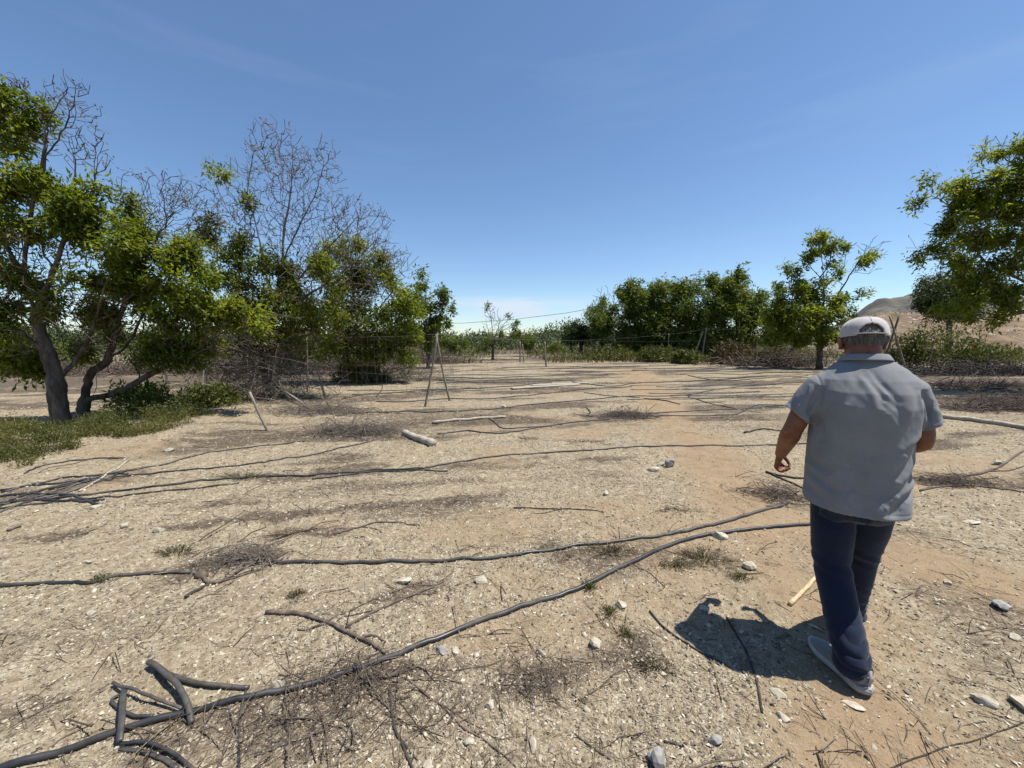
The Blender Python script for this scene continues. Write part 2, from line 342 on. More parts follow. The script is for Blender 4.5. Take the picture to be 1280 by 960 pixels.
# ------------------------------------------------------------------ the ground: one sheet to the horizon
def build_ground():
    af = np.radians(np.arange(-66, 66.01, .17)); ab = np.radians(np.arange(70, 290.1, 4)); ang = np.concatenate([af, ab])
    r = [.0]; k = .25
    while k < 45: r.append(k); k *= 1.0085
    while k < 6500: r.append(k); k *= 1.09
    r = np.array(r[1:]); na, nr = len(ang), len(r)
    A, R = np.meshgrid(ang, r); X = (R*np.sin(A)).ravel(); Y = (R*np.cos(A)).ravel(); Z = H(X, Y)
    V = np.stack([X, Y, Z], -1); V = np.vstack([V, [0, 0, h1(0, 0)]])
    i, j = np.meshgrid(np.arange(nr-1), np.arange(na), indexing='ij'); j2 = (j+1) % na
    Q = np.stack([i*na+j, i*na+j2, (i+1)*na+j2, (i+1)*na+j], -1).reshape(-1, 4)[:, ::-1]
    T = np.array([(nr*na, (q+1) % na, q) for q in range(na)])[:, ::-1]
    o = mesh('ground', V, [Q, T], M['ground'])
    for nm, fn in (('litter', lit_mask), ('path', path_mask)):
        a = o.data.attributes.new(nm, 'FLOAT', 'POINT'); a.data.foreach_set('value', fn(V[:, 0], V[:, 1]).astype(np.float32))
    tag(o, kind='structure'); return o
build_ground()
print('ground', time.time()-T00)


# ------------------------------------------------------------------ trees
def grow(limbs, targets, scale=1., r_tip=.006, r_base=.16, pen=.30, jit=.065, rs=RS):
    """nodes along the given limbs, then every target joined to the cheapest node"""
    pos = []; par = []; plen = []
    def addn(p, q):
        pos.append(np.array(p, float)); par.append(q); plen.append(0 if q < 0 else plen[q]+np.linalg.norm(pos[-1]-pos[q])); return len(pos)-1
    for li, lp in enumerate(limbs):
        pts = spline(lp, 6)
        if li == 0: q = addn(pts[0], -1)
        else:
            A = np.array(pos); q = int(np.argmin(np.linalg.norm(A-pts[0], axis=1)))
        for p in pts[1:]:
            q = addn(p + rs.normal(0, .012*scale, 3), q)
    main = len(pos)
    targets = np.asarray(targets); base = pos[0]
    order = np.argsort(np.linalg.norm(targets-base, axis=1)+rs.uniform(0, .5*scale, len(targets)))
    cap = len(pos)+len(targets)*5+10; PA = np.zeros((cap, 3)); PL = np.zeros(cap); PA[:len(pos)] = pos; PL[:len(pos)] = plen
    tips = []
    for ti in order:
        t = targets[ti]; n = len(pos); s0 = main//3 if main > 8 else 0
        d = np.linalg.norm(PA[s0:n]-t, axis=1); q = int(np.argmin(d+pen*PL[s0:n]+ .4*np.clip(PA[s0:n, 2]-t[2], 0, None)))+s0
        dist = d[q-s0]; a = pos[q]; pd = a-pos[par[q]] if par[q] >= 0 else np.array([0, 0, 1.]); pd = pd/(np.linalg.norm(pd)+1e-6)
        k = int(np.clip(dist/(.22*scale), 1, 4)); c = a+pd*dist*.35+np.array([0, 0, .08*dist])
        for s_ in range(1, k+1):
            u = s_/k; p = (1-u)**2*a+2*u*(1-u)*c+u*u*t
            if s_ < k: p = p+rs.normal(0, jit*dist*.35, 3)
            q = addn(p, q); PA[q] = p; PL[q] = plen[q]
        tips.append(q)
    n = len(pos); par = np.array(par); w = np.zeros(n); ch = [[] for _ in range(n)]
    for i in range(1, n): ch[par[i]].append(i)
    E = 2.55
    for i in range(n-1, -1, -1):
        if not ch[i]: w[i] = r_tip**E
        else: w[i] = sum(w[c] for c in ch[i]) + (r_tip*.25)**E
    rad = w**(1/E); rad = r_tip+(r_base-r_tip)*np.clip((rad-r_tip)/(rad[0]-r_tip+1e-6), 0, 1)**1.75
    return np.array(pos), par, rad, ch, tips
def limb_mesh(pos, par, rad, ch, split=.0):
    big = MB(); small = MB(); st = [(0, None)]
    thick = rad[0]*.33
    while st:
        i, p0 = st.pop(); chain = [i]; idx = i
        while ch[idx]:
            cs = sorted(ch[idx], key=lambda c: -rad[c])
            for c in cs[1:]: st.append((c, idx))
            idx = cs[0]; chain.append(idx)
        if p0 is not None:
            pts = np.vstack([pos[p0], pos[chain]]); rr = np.concatenate([[min(rad[p0], rad[chain[0]]*1.15)], rad[chain]])
        else: pts = pos[chain]; rr = rad[chain].copy(); rr[:2] *= [1.5, 1.15]
        if len(pts) < 2: continue
        r0 = rr[0]; dst = big if (p0 is None or rad[chain[0]] > thick) else small
        dst.tube(pts, rr, 9 if r0 > .06 else (5 if r0 > .015 else 3), cap=False)
    return big, small
LEAFV = np.array([[0, 0, 0], [.34, .17, .05], [1, 0, -.10], [.34, -.17, .05]]); LEAFT = np.array([[0, 1, 2], [0, 2, 3]])
def leaves(centers, n_per, spread, length, wind=(.35, -.1, -.35), rs=RS, flatten=1.0):
    c = np.repeat(np.asarray(centers), n_per, axis=0); m = len(c)
    off = rs.normal(0, 1, (m, 3)); off /= np.linalg.norm(off, axis=1)[:, None]; ts = np.repeat(rs.uniform(.55, 1.45, len(centers)), n_per); off *= (rs.uniform(0, 1, m)**.45)[:, None]*spread*ts[:, None]; off[:, 2] *= flatten
    d = off/spread*.5+np.array(wind)+np.repeat(rs.normal(0, .35, (len(centers), 3)), n_per, axis=0)+rs.normal(0, .42, (m, 3)); d /= np.linalg.norm(d, axis=1)[:, None]
    s = rs.normal(0, 1, (m, 3)); s[:, 2] *= .5; s -= d*np.sum(s*d, 1)[:, None]; s /= np.linalg.norm(s, axis=1)[:, None]; nn = np.cross(d, s)
    Ln = length*rs.uniform(.45, 1.25, m)
    Mx = np.stack([d, s, nn], -1)*Ln[:, None, None]
    return instance(LEAFV, LEAFT, Mx, c+off)
def hills():
    # near bank of bare earth on the right, rising beyond the fence
    def sheet(name, xs, ys, fz, mat):
        X, Y = np.meshgrid(xs, ys); Z = fz(X, Y); nx = len(xs); ny = len(ys)
        i, j = np.meshgrid(np.arange(ny-1), np.arange(nx-1), indexing='ij')
        Q = np.stack([i*nx+j, i*nx+j+1, (i+1)*nx+j+1, (i+1)*nx+j], -1).reshape(-1, 4)
        return tag(mesh(name, np.stack([X, Y, Z], -1).reshape(-1, 3), Q, mat), kind='structure')
    def bank(X, Y):
        a = np.degrees(np.arctan2(X, Y)); r = np.hypot(X, Y)
        rise = np.clip((Y-33)/22, 0, 1); side = np.clip((a-35.5)/8.5, 0, 1); side = side*side*(3-2*side)
        return -.6 + 6.1*(rise*rise*(3-2*rise))*side + 1.3*fbm(X*.15, Y*.15, 6, 40)*rise - .9*np.abs(fbm(X*.09+5, Y*.03, 4, 44))*rise*side
    sheet('earth_bank', np.linspace(10, 190, 260), np.linspace(31, 110, 120), bank, M['hill'])
    n_ = 2600; xs = RS.uniform(18, 110, n_); ys = RS.uniform(36, 75, n_); zs = bank(xs, ys); kp = fbm(xs*.12, ys*.12, 3, 46) > -.02
    V, T = leaves(np.column_stack([xs, ys, zs+.15])[kp], 8, .42, .24, (0, 0, .2)); tag(mesh('ground_cover_scrub', V, T, M['weed'], smooth=False), 'low scrub dotted over the earth bank', 'scrub', kind='stuff')
    n_ = 3000; xs = RS.uniform(18, 110, n_); ys = RS.uniform(34, 75, n_); Vb, Tb = np.array([[-.5, -.3, 0], [.5, -.35, 0], [.4, .4, 0], [-.4, .35, 0], [-.1, 0, .4], [.25, .05, .3]]), np.array([[0, 1, 5], [1, 2, 5], [2, 3, 4], [3, 0, 4], [0, 5, 4], [2, 4, 5]])
    V, T = instance(Vb, Tb, rotmats(n_, RS, .2)*np.exp(RS.normal(-1.9, .5, n_))[:, None, None], np.column_stack([xs, ys, bank(xs, ys)])); tag(mesh('rubble', V, T, M['stone_grey'], smooth=False), 'rocks strewn on the earth bank', 'rocks', kind='stuff')
    def far(X, Y):
        a = (X/Y); e = .018+.105*np.clip((a-.76)/.2, 0, 1)-.02*np.clip((a-1.06)/.5, 0, 1)
        e = e+.016*np.exp(-((a-.10)/.06)**2)-.012+.012*np.exp(-((a+.95)/.3)**2)
        rise = np.clip((Y-330)/260, 0, 1)
        return -8 + (e*600+8)*rise*(1-.4*np.clip((Y-620)/300, 0, 1)) + (34*fbm(X*.006, Y*.009, 6, 50)-26*np.abs(fbm(X*.012, Y*.004, 5, 55)))*rise*np.clip(e*9, .12, 1)
    sheet('far_hills', np.linspace(-1300, 1300, 640), np.linspace(320, 950, 150), far, M['hill_far'])
hills()
def blob_points(blobs, Y, rs=RS, clump=False):
    """blobs: (px, py, rx, ry, n[, dY, depth]) in photo pixels at depth Y+dY -> 3-D points filling an ellipsoid"""
    out = []
    for b in blobs:
        px, py, rx, ry, n = b[:5]; dY = b[5] if len(b) > 5 else 0; dep = b[6] if len(b) > 6 else None
        c = P(px, py, Y+dY); sx_ = rx/FPX*(Y+dY); sz = ry/FPX*(Y+dY); sy = dep if dep else .8*(sx_+sz)/2
        m = max(1, n//(13 if Y < 18 else 7)) if clump else n
        v = rs.normal(0, 1, (m, 3)); v /= np.linalg.norm(v, axis=1)[:, None]; v *= (rs.uniform(0, 1, m)**.42)[:, None]
        q = np.array(c)+v*np.array([sx_, sy, sz])
        if clump: q = np.repeat(q, -(-n//m), axis=0)[:n]; q = q+rs.normal(0, 1, q.shape)*np.repeat(rs.uniform(.5, 1.5, (m, 1)), -(-n//m), axis=0)[:n]*np.array([1.0, 1, 1.1])*min(max(.15*(sx_+sz)/2, .07), .0135*(Y+dY)+.02)
        out.append(q)
    return np.vstack(out)
def tree(name, label, Y, base, limbs, leafy, bare=(), leaf='leaf', n_leaf=13, spread=.16, L_=.1, r_base=.16, tip=.006, group=None, cat='tree', wind=(.35, -.1, -.3), extra_leaf=None, pen=.3, bark='bark', seed=1, bare_leaf=0):
    rs = np.random.RandomState(seed); b = P(*base, Y); b = Vector((b.x, b.y, h1(b.x, b.y)-.06))
    lp = [[tuple(b)]+[tuple(P(x, y, Y+(d[0] if d else 0))) for x, y, *d in limbs[0]]] + [[tuple(P(x, y, Y+(d[0] if d else 0))) for x, y, *d in l] for l in limbs[1:]]
    tl = blob_points(leafy, Y, rs, True) if leafy else np.zeros((0, 3)); tb = blob_points(bare, Y, rs) if bare else np.zeros((0, 3))
    tl = tl[tl[:, 2] > .25]; tb = tb[tb[:, 2] > .25]
    allt = np.vstack([tl, tb]); sc = Y/10.
    pos, par, rad, ch, tips = grow(lp, allt, scale=max(.6, min(1.6, sc)), r_tip=tip, r_base=r_base, pen=pen, rs=rs)
    root = empty(name, b); tag(root, label, cat, group)
    o0 = np.array(b); big, small = limb_mesh(pos-o0, par, rad, ch)
    big.build('trunk', M[bark], root)
    if small.n: small.build('branches', M[bark], root)['kind'] = 'stuff'
    if len(tl):
        V, T = leaves(tl, n_leaf, spread, L_, wind, rs); mesh('crown', V-o0, T, M[leaf], root, smooth=False)
    if bare_leaf and len(tb):
        V, T = leaves(tb[rs.uniform(0, 1, len(tb)) < bare_leaf], 3, spread*.4, L_*.5, wind, rs); mesh('dry_leaves', V-o0, T, M['leaf_dry'], root, smooth=False)
    return root
WL = (.45, -.1, -.25)
# --- left foreground tree, near trunk
tree('walnut_tree', 'big leafy tree with rough forked trunk nearest the left edge', 7.2, (78, 534),
     [[(72, 500), (70, 478), (60, 440), (45, 400), (30, 340)], [(30, 340), (38, 270), (55, 200), (62, 150), (85, 110)], [(45, 400), (70, 330), (90, 280), (120, 230)], [(70, 478), (85, 462, .1), (108, 430, .2), (125, 380), (140, 330)], [(60, 440), (20, 410), (-20, 380), (-80, 330)], [(55, 200), (80, 160), (95, 120)]],
     [(22, 135, 24, 32, 80), (20, 175, 30, 20, 55), (12, 225, 34, 30, 90), (62, 235, 26, 30, 95), (35, 280, 40, 30, 80), (100, 255, 26, 30, 80), (112, 300, 30, 24, 70), (85, 285, 26, 20, 35), (30, 345, 36, 30, 60), (5, 400, 22, 25, 70), (120, 340, 35, 28, 70), (60, 380, 30, 20, 45),
      (-40, 150, 45, 60, 150), (-60, 260, 60, 80, 220), (-60, 390, 60, 60, 160), (150, 300, 20, 22, 50), (30, 440, 40, 28, 80, .3), (10, 455, 26, 18, 50)],
     [(15, 105, 22, 12, 60), (88, 125, 26, 34, 110), (108, 185, 26, 30, 120), (60, 170, 20, 30, 60), (60, 330, 80, 60, 400), (40, 400, 70, 50, 260), (120, 400, 60, 50, 200)],
     r_base=.135, tip=.0052, n_leaf=19, spread=.18, L_=.12, wind=WL, seed=3, bare_leaf=.25, group='walnut trees by the field')
tree('walnut_tree', 'leaning tree with dark trunk and long low limb, just behind the forked one', 7.9, (104, 520),
     [[(106, 500), (112, 470), (135, 450), (160, 430), (180, 390)], [(106, 500), (150, 490), (185, 470), (225, 450), (270, 430)], [(135, 450), (150, 400), (175, 340), (200, 290)], [(180, 390), (230, 360), (280, 340)]],
     [(165, 275, 24, 28, 90), (205, 315, 34, 28, 120), (155, 345, 32, 30, 120), (190, 375, 40, 26, 130), (235, 395, 45, 26, 130), (140, 400, 35, 24, 90), (200, 430, 45, 22, 90), (265, 380, 36, 28, 100), (250, 345, 30, 22, 60), (120, 440, 22, 18, 30), (230, 440, 50, 14, 90), (300, 400, 26, 26, 60), (130, 370, 30, 26, 60), (185, 335, 26, 22, 60)],
     [(190, 250, 36, 42, 160), (240, 280, 56, 44, 190), (250, 420, 60, 40, 260), (180, 400, 70, 60, 260), (300, 420, 50, 50, 220), (215, 235, 24, 30, 60)],
     r_base=.105, tip=.005, n_leaf=20, spread=.18, L_=.12, wind=WL, seed=4, bare_leaf=.25, group='walnut trees by the field')
# --- tall half-bare tree
tree('half_bare_tree', 'tall half-bare tree with a fan of naked grey twigs above a leafy lower crown', 10.5, (335, 492),
     [[(334, 460), (338, 420), (345, 380), (352, 330), (354, 270), (352, 210), (345, 165)], [(345, 380), (330, 330), (322, 290), (310, 240), (318, 190)], [(352, 330), (375, 280), (395, 240), (405, 200)], [(345, 380), (390, 330), (430, 290), (450, 265)], [(338, 420), (300, 380), (275, 340), (270, 300), (272, 250)], [(352, 300), (362, 250), (366, 200), (362, 165)], [(338, 400), (400, 360), (440, 330), (470, 300)], [(322, 300), (290, 270), (270, 230), (268, 215)]],
     [(300, 320, 34, 22, 90), (330, 345, 32, 30, 120), (310, 380, 36, 30, 120), (350, 400, 40, 26, 110), (280, 355, 26, 22, 60), (305, 255, 18, 8, 16), (285, 225, 14, 10, 12), (270, 213, 6, 5, 7), (278, 270, 16, 8, 12), (395, 400, 40, 26, 130), (385, 350, 40, 24, 90), (355, 370, 36, 24, 90), (330, 425, 44, 18, 110), (420, 330, 30, 22, 50), (300, 405, 34, 22, 90), (255, 300, 22, 22, 40), (250, 380, 30, 28, 70)],
     [(345, 190, 38, 40, 300), (330, 240, 56, 52, 330), (395, 240, 40, 55, 380), (448, 285, 42, 40, 460), (375, 300, 68, 44, 520), (400, 350, 90, 44, 620), (280, 270, 36, 45, 190), (360, 400, 100, 48, 620), (235, 245, 40, 22, 90), (480, 320, 30, 22, 120), (310, 430, 60, 40, 320), (410, 190, 16, 20, 40)],
     r_base=.125, tip=.0066, n_leaf=17, spread=.2, L_=.135, wind=WL, seed=5, bare_leaf=.3, pen=.2, bark='bark_dead', group='walnut trees by the field')
tree('walnut_tree', 'rounded leafy tree right of the tall half-bare one, left of the field', 14., (432, 470),
     [[(432, 450), (435, 420), (440, 380), (450, 340)], [(435, 420), (470, 390), (495, 360)], [(432, 440), (400, 400), (390, 370)], [(440, 380), (470, 350), (480, 320)]],
     [(425, 320, 25, 22, 60), (455, 340, 34, 28, 120), (490, 355, 26, 26, 90), (440, 375, 40, 26, 120), (400, 385, 30, 26, 80), (480, 395, 36, 24, 110), (430, 415, 45, 22, 160), (505, 385, 22, 24, 90), (470, 432, 44, 18, 160), (430, 446, 40, 14, 90), (500, 420, 26, 26, 110), (375, 405, 26, 28, 90), (515, 445, 18, 14, 40), (400, 350, 24, 20, 60), (460, 365, 40, 24, 110), (520, 350, 8, 8, 10), (485, 325, 14, 12, 24), (450, 310, 16, 14, 26)],
     [(450, 320, 44, 36, 180), (500, 330, 26, 24, 90), (440, 420, 70, 30, 420), (430, 370, 70, 44, 380)],
     r_base=.12, tip=.008, n_leaf=17, spread=.25, L_=.15, wind=WL, seed=6, bare_leaf=.2, group='walnut trees by the field')
tree('young_tree', 'slender tree with round tufts against the sky, last on the left side', 21., (535, 448),
     [[(535, 430), (533, 400), (532, 370), (536, 345)], [(533, 400), (550, 385), (560, 372)], [(535, 420), (515, 400), (505, 380)]],
     [(522, 385, 22, 26, 80), (540, 400, 24, 22, 80), (555, 390, 14, 26, 40), (530, 420, 30, 16, 80), (545, 375, 22, 16, 20), (525, 358, 14, 12, 10), (555, 408, 12, 10, 20), (510, 415, 24, 16, 60)],
     [(540, 370, 20, 20, 30)], r_base=.1, tip=.01, n_leaf=24, spread=.2, L_=.2, leaf='leaf_far', seed=7, group='trees beyond the fence')
tree('young_tree', 'lone sparse tree in the centre gap with tufted bare branches', 30., (616, 448),
     [[(616, 430), (615, 410), (613, 390)], [(616, 425), (630, 405), (643, 395)], [(616, 430), (622, 412), (625, 400)]],
     [(607, 432, 15, 12, 40), (612, 382, 8, 4, 4), (607, 385, 6, 4, 3), (643, 400, 10, 8, 9), (635, 398, 10, 6, 5), (632, 420, 14, 10, 22), (650, 418, 12, 10, 20), (645, 410, 8, 6, 8)],
     [(614, 400, 13, 22, 70), (632, 408, 16, 14, 70)], r_base=.1, tip=.012, n_leaf=24, spread=.24, L_=.18, leaf='leaf_far', seed=8, group='trees beyond the fence')
# --- right-hand group
R = [('low dark round tree at the left end of the right-hand tree line', 34., (727, 442), [(722, 415, 18, 14, 90), (735, 422, 22, 14, 90), (712, 424, 10, 10, 30)], [], 11, 'leaf_back'),
     ('thin sparse tree with open twiggy top at the left of the tree line', 33., (752, 440), [(752, 378, 12, 14, 12), (740, 388, 10, 8, 10), (760, 410, 24, 20, 110), (745, 402, 12, 8, 10)], [(755, 375, 16, 18, 60)], 12, 'leaf_far'),
     ('dense tree with a square top standing behind the sparse one', 32., (786, 445), [(784, 362, 15, 13, 70), (793, 378, 28, 20, 150), (768, 405, 34, 24, 190), (803, 410, 32, 26, 200), (785, 432, 34, 14, 110)], [], 13, 'leaf_far'),
     ('broad dense tree in front of the dark pole, middle of tree line', 31., (832, 446), [(826, 364, 22, 14, 100), (818, 383, 26, 20, 140), (854, 364, 18, 16, 90), (852, 390, 30, 26, 190), (825, 412, 36, 26, 200), (845, 430, 34, 16, 110)], [], 14, 'leaf_far'),
     ('tallest tree of the line, lumpy crown behind the pair of pale posts', 29., (905, 448), [(893, 352, 14, 12, 36), (918, 348, 14, 12, 30), (905, 370, 32, 22, 170), (932, 376, 24, 20, 110), (883, 385, 28, 24, 150), (915, 400, 40, 26, 240), (895, 425, 44, 22, 200), (948, 405, 24, 24, 130), (945, 428, 34, 16, 130)], [(925, 350, 16, 12, 20)], 15, 'leaf_far')]
for lab, Y, base, leafy, bare, sd, lf in R:
    bx, by = base
    tree('walnut_tree', lab, Y, base, [[(bx, by-15), (bx+2, by-30), (bx, by-50)], [(bx, by-18), (bx-14, by-36)], [(bx, by-16), (bx+16, by-38)]], leafy, bare, leaf=lf, n_leaf=26, spread=.40, L_=.28, r_base=.16, tip=.014, seed=sd, group='tree line on the right side of the field')
tree('walnut_tree', 'leafy tree just left of the man with a long bare limb reaching right', 21., (1025, 447),
     [[(1025, 430), (1027, 400), (1030, 370), (1028, 330), (1022, 300)], [(1027, 400), (1045, 375), (1065, 340), (1080, 328), (1105, 318)], [(1025, 425), (1000, 400), (985, 380)], [(1028, 350), (1010, 330), (998, 318)], [(1065, 340), (1085, 310), (1092, 298)]],
     [(1022, 295, 16, 12, 26), (1030, 315, 20, 14, 34), (1010, 318, 16, 12, 18), (1000, 335, 18, 10, 16), (1040, 335, 16, 14, 16), (1075, 322, 14, 14, 20), (1060, 310, 14, 10, 10), (1088, 315, 8, 8, 8), (990, 370, 24, 16, 60), (1015, 360, 30, 16, 70), (975, 390, 26, 20, 100), (1010, 395, 34, 22, 140), (1040, 385, 22, 18, 60), (1065, 372, 14, 8, 14), (985, 415, 30, 18, 110), (1030, 415, 26, 20, 90), (965, 405, 16, 22, 60)],
     [(1025, 305, 26, 22, 50), (1050, 330, 30, 26, 50), (1095, 310, 20, 18, 36), (1080, 335, 26, 12, 24)], r_base=.14, tip=.009, n_leaf=22, spread=.24, L_=.22, leaf='leaf', seed=16, group='tree line on the right side of the field')
tree('walnut_tree', 'large wind-swept tree leaning in from the right edge', 11.5, (1420, 500),
     [[(1400, 440), (1370, 380), (1340, 330), (1300, 290)], [(1370, 380), (1310, 350), (1250, 340), (1200, 330)], [(1340, 330), (1310, 270), (1280, 220), (1260, 200), (1230, 190)], [(1300, 290), (1250, 270), (1200, 265), (1175, 250)], [(1310, 350), (1270, 370), (1240, 385)], [(1400, 440), (1340, 400), (1290, 390), (1240, 400)], [(1240, 290), (1190, 310), (1150, 322), (1138, 318)]],
     [(1272, 190, 16, 10, 40), (1245, 190, 12, 8, 16), (1228, 195, 7, 6, 10), (1160, 228, 7, 6, 8), (1146, 246, 9, 8, 14), (1178, 236, 10, 8, 12), (1200, 232, 20, 10, 40), (1232, 238, 26, 20, 110), (1270, 225, 20, 20, 90), (1210, 262, 32, 16, 110), (1255, 262, 34, 20, 140), (1190, 290, 26, 14, 60), (1225, 298, 32, 14, 90), (1270, 300, 26, 20, 110), (1170, 318, 18, 10, 36), (1142, 320, 9, 6, 12), (1200, 330, 30, 12, 60), (1250, 335, 30, 16, 90), (1220, 360, 30, 14, 80), (1265, 372, 26, 16, 80), (1200, 385, 24, 10, 50), (1240, 395, 26, 10, 40), (1320, 260, 40, 60, 260), (1330, 350, 50, 50, 220), (1390, 280, 50, 80, 240)],
     [(1240, 180, 26, 14, 26), (1190, 300, 46, 40, 90), (1240, 350, 50, 40, 180), (1150, 318, 14, 10, 14), (1280, 175, 22, 14, 24)],
     r_base=.17, tip=.006, n_leaf=17, spread=.2, L_=.14, wind=(-.25, -.1, -.3), seed=17, group='walnut trees by the field')
tree('conifer', 'dark pointed evergreen on the bank behind the wind-swept tree', 36., (1190, 400),
     [[(1190, 370), (1188, 350), (1185, 340)], [(1190, 385), (1160, 375), (1145, 372)]],
     [(1175, 352, 20, 12, 110), (1160, 368, 26, 14, 130), (1195, 372, 40, 18, 220), (1230, 362, 30, 20, 160), (1150, 380, 16, 7, 60), (1195, 388, 40, 12, 160), (1165, 385, 22, 8, 80)], leaf='leaf_back', n_leaf=22, spread=.45, L_=.26, r_base=.2, tip=.015, seed=18, wind=(-.2, 0, -.5))
# background vegetation left of centre and behind the left trees
bk = [('low dark tree behind the netting at the left of the centre gap', 38., (575, 445), [(572, 432, 18, 9, 70), (555, 430, 14, 10, 50)]),
      ('small bushy tree right of the lone sparse tree', 36., (672, 446), [(665, 425, 12, 9, 50), (655, 432, 14, 9, 50)]),
      ('small round tree closing the centre gap beside the far hill', 42., (697, 445), [(696, 436, 12, 6, 45), (682, 438, 12, 6, 40)])]
for i, (lab, Y, base, lf) in enumerate(bk):
    tree('small_tree', lab, Y, base, [[(base[0], base[1]-8), (base[0]+2, base[1]-16)]], lf, leaf='leaf_far', n_leaf=22, spread=.45, L_=.26, r_base=.1, tip=.016, seed=30+i, group='trees beyond the fence')
bl = [('dark tree far behind the forked trunk at the left edge', 20., (20, 478), [(15, 430, 40, 26, 170), (60, 445, 30, 16, 80), (-50, 420, 50, 36, 160)]),
      ('bushy tree in the row behind, between leaning trunk and tall half-bare tree', 19., (215, 474), [(215, 440, 36, 20, 130), (255, 432, 30, 22, 120), (180, 445, 30, 14, 70)]),
      ('green tree in the row behind, below the tall half-bare tree', 18., (375, 472), [(370, 430, 34, 22, 150), (410, 438, 26, 18, 100), (345, 440, 24, 14, 60)])]
for i, (lab, Y, base, lf) in enumerate(bl):
    tree('walnut_tree', lab, Y, base, [[(base[0]+2, base[1]-20), (base[0], base[1]-45)], [(base[0], base[1]-18), (base[0]+25, base[1]-45)]], lf, [(base[0]+20, base[1]-40, 50, 24, 120)], leaf='leaf_far', n_leaf=18, spread=.3, L_=.18, r_base=.13, tip=.01, seed=40+i, group='trees in the next orchard row')
print('trees', time.time()-T00)

def shrub(label, px, py, Y, w, h, n=160, leaf='weed', Ln=.12, n_leaf=10, stems=14, group=None, seed=0, cat='shrub', wind=(0, 0, .5)):
    rs = np.random.RandomState(100+seed); b = P(px, py, Y); z0 = h1(b.x, b.y); root = empty('shrub', (b.x, b.y, z0)); tag(root, label, cat, group)
    th = rs.uniform(0, 2*math.pi, n); rr = rs.uniform(0, 1, n)**.5; z = rs.uniform(.05, 1, n); k = np.sqrt(np.clip(1.1-z, 0, 1))
    pts = np.stack([np.cos(th)*rr*w*(.45+.6*k), np.sin(th)*rr*w*.6*(.45+.6*k), z*h*(.7+.5*rs.uniform(0, 1, n))], -1)
    mb = MB()
    for i in range(stems*3):
        t = pts[rs.randint(n)]; mb.tube(spline([(t[0]*.15, t[1]*.15, 0), (t[0]*.6, t[1]*.5, t[2]*.6), tuple(t)], 2), [.012, .01, .008, .006, .003], 3, cap=False)
    mb.build('stems', M['bark_dead'], root)['kind'] = 'stuff'
    V, T = leaves(pts, n_leaf, .13*max(w, h), Ln, wind, rs); mesh('foliage', V, T, M[leaf], root, smooth=False); return root
sh = [('bright low shrub under the line of dense trees, left of the pale posts', 820, 447, 27, 1.6, .9, 'weed'), ('yellow-green shrub at the foot of the sparse thin tree', 760, 446, 30, 2.2, .8, 'weed'),
      ('dry yellow bush beside the pair of pale posts', 858, 449, 25, 1.1, .7, 'weed'), ('straw-coloured bush left of the man, below the bare limb', 960, 449, 24, 1.8, .9, 'grass_dry'),
      ('bright green bush right of the crossed posts, in front of the bank', 1180, 444, 21, 2.2, 2.1, 'weed'), ('low green bush further right in front of the bank', 1235, 446, 20, 1.8, 1.2, 'weed'),
      ('green bush behind the crossed posts beside the man', 1135, 446, 22, 1.3, 1.7, 'weed'), ('dry brown bush at the foot of the tall tree behind pale posts', 918, 450, 25, 1.6, 1.2, 'leaf_dry'),
      ('small green bush under the round leafy tree left of the field', 452, 478, 14.5, 1.1, .6, 'weed'), ('dark green weed bush at the edge of the grass right of the trunks', 182, 528, 8.2, .75, .62, 'leaf_far'), ('low green weed bush right of the dark one on the grass', 262, 516, 8.8, .8, .4, 'weed')]
for i, (lab, px, py, Y, w, h, lf) in enumerate(sh):
    shrub(lab, px, py, Y, w, h, int(150+60*w), lf, .055+.0065*Y, 12, seed=i, group='shrubs round the field')

# grass and weeds: nobody could count them
def blades(name, pts, hgt, wid, mat, lean=.35, rs=RS, kind='stuff'):
    m = len(pts); B = np.array([[-.5, 0, 0], [.5, 0, 0], [.35, .12, .5], [-.35, .12, .5], [0, .4, 1]]); T = np.array([[0, 1, 2], [0, 2, 3], [3, 2, 4]])
    R_ = rotmats(m, rs, lean); hh = hgt*rs.uniform(.4, 1.3, m); Mx = R_*np.stack([wid*rs.uniform(.6, 1.4, m), hh, hh], -1)[:, None, :]
    V, T = instance(B, T, Mx, pts); return tag(mesh(name, V, T, mat, smooth=False), kind=kind)
def poly_pts(poly, n, rs=RS):
    g = np.array([G(*p) for p in poly]); lo, hi = g.min(0), g.max(0); out = []
    k = 0
    while k < n:
        p = rs.uniform(lo, hi, (n*2, 2)); c = np.zeros(len(p), bool); j = len(g)-1
        for i in range(len(g)):
            cond = ((g[i, 1] > p[:, 1]) != (g[j, 1] > p[:, 1])) & (p[:, 0] < (g[j, 0]-g[i, 0])*(p[:, 1]-g[i, 1])/(g[j, 1]-g[i, 1]+1e-9)+g[i, 0]); c ^= cond; j = i
        q = p[c]; out.append(q); k += len(q)
    q = np.vstack(out)[:n]; return np.column_stack([q, H(q[:, 0], q[:, 1])])
gp = poly_pts([(-260, 700), (0, 594), (60, 576), (120, 562), (190, 548), (250, 530), (325, 508), (300, 500), (240, 512), (170, 520), (110, 530), (0, 545), (-260, 585)], 12000)
gp = gp[fbm(gp[:, 0]*1.5, gp[:, 1]*1.5, 3, 61) > -.04]
hz = .06+.55*np.clip(fbm(gp[:, 0]*2.2, gp[:, 1]*2.2, 3, 67)+.12, 0, 1); V, T = leaves(gp+np.column_stack([0*hz, 0*hz, hz*RS.uniform(.1, 1, len(hz))]), 6, .10, .045, (0, 0, .35)); tag(mesh('ground_cover_weeds', V, T, M['weed'], smooth=False), 'low green weeds covering the strip at the foot of the left trees', 'weeds', kind='stuff')
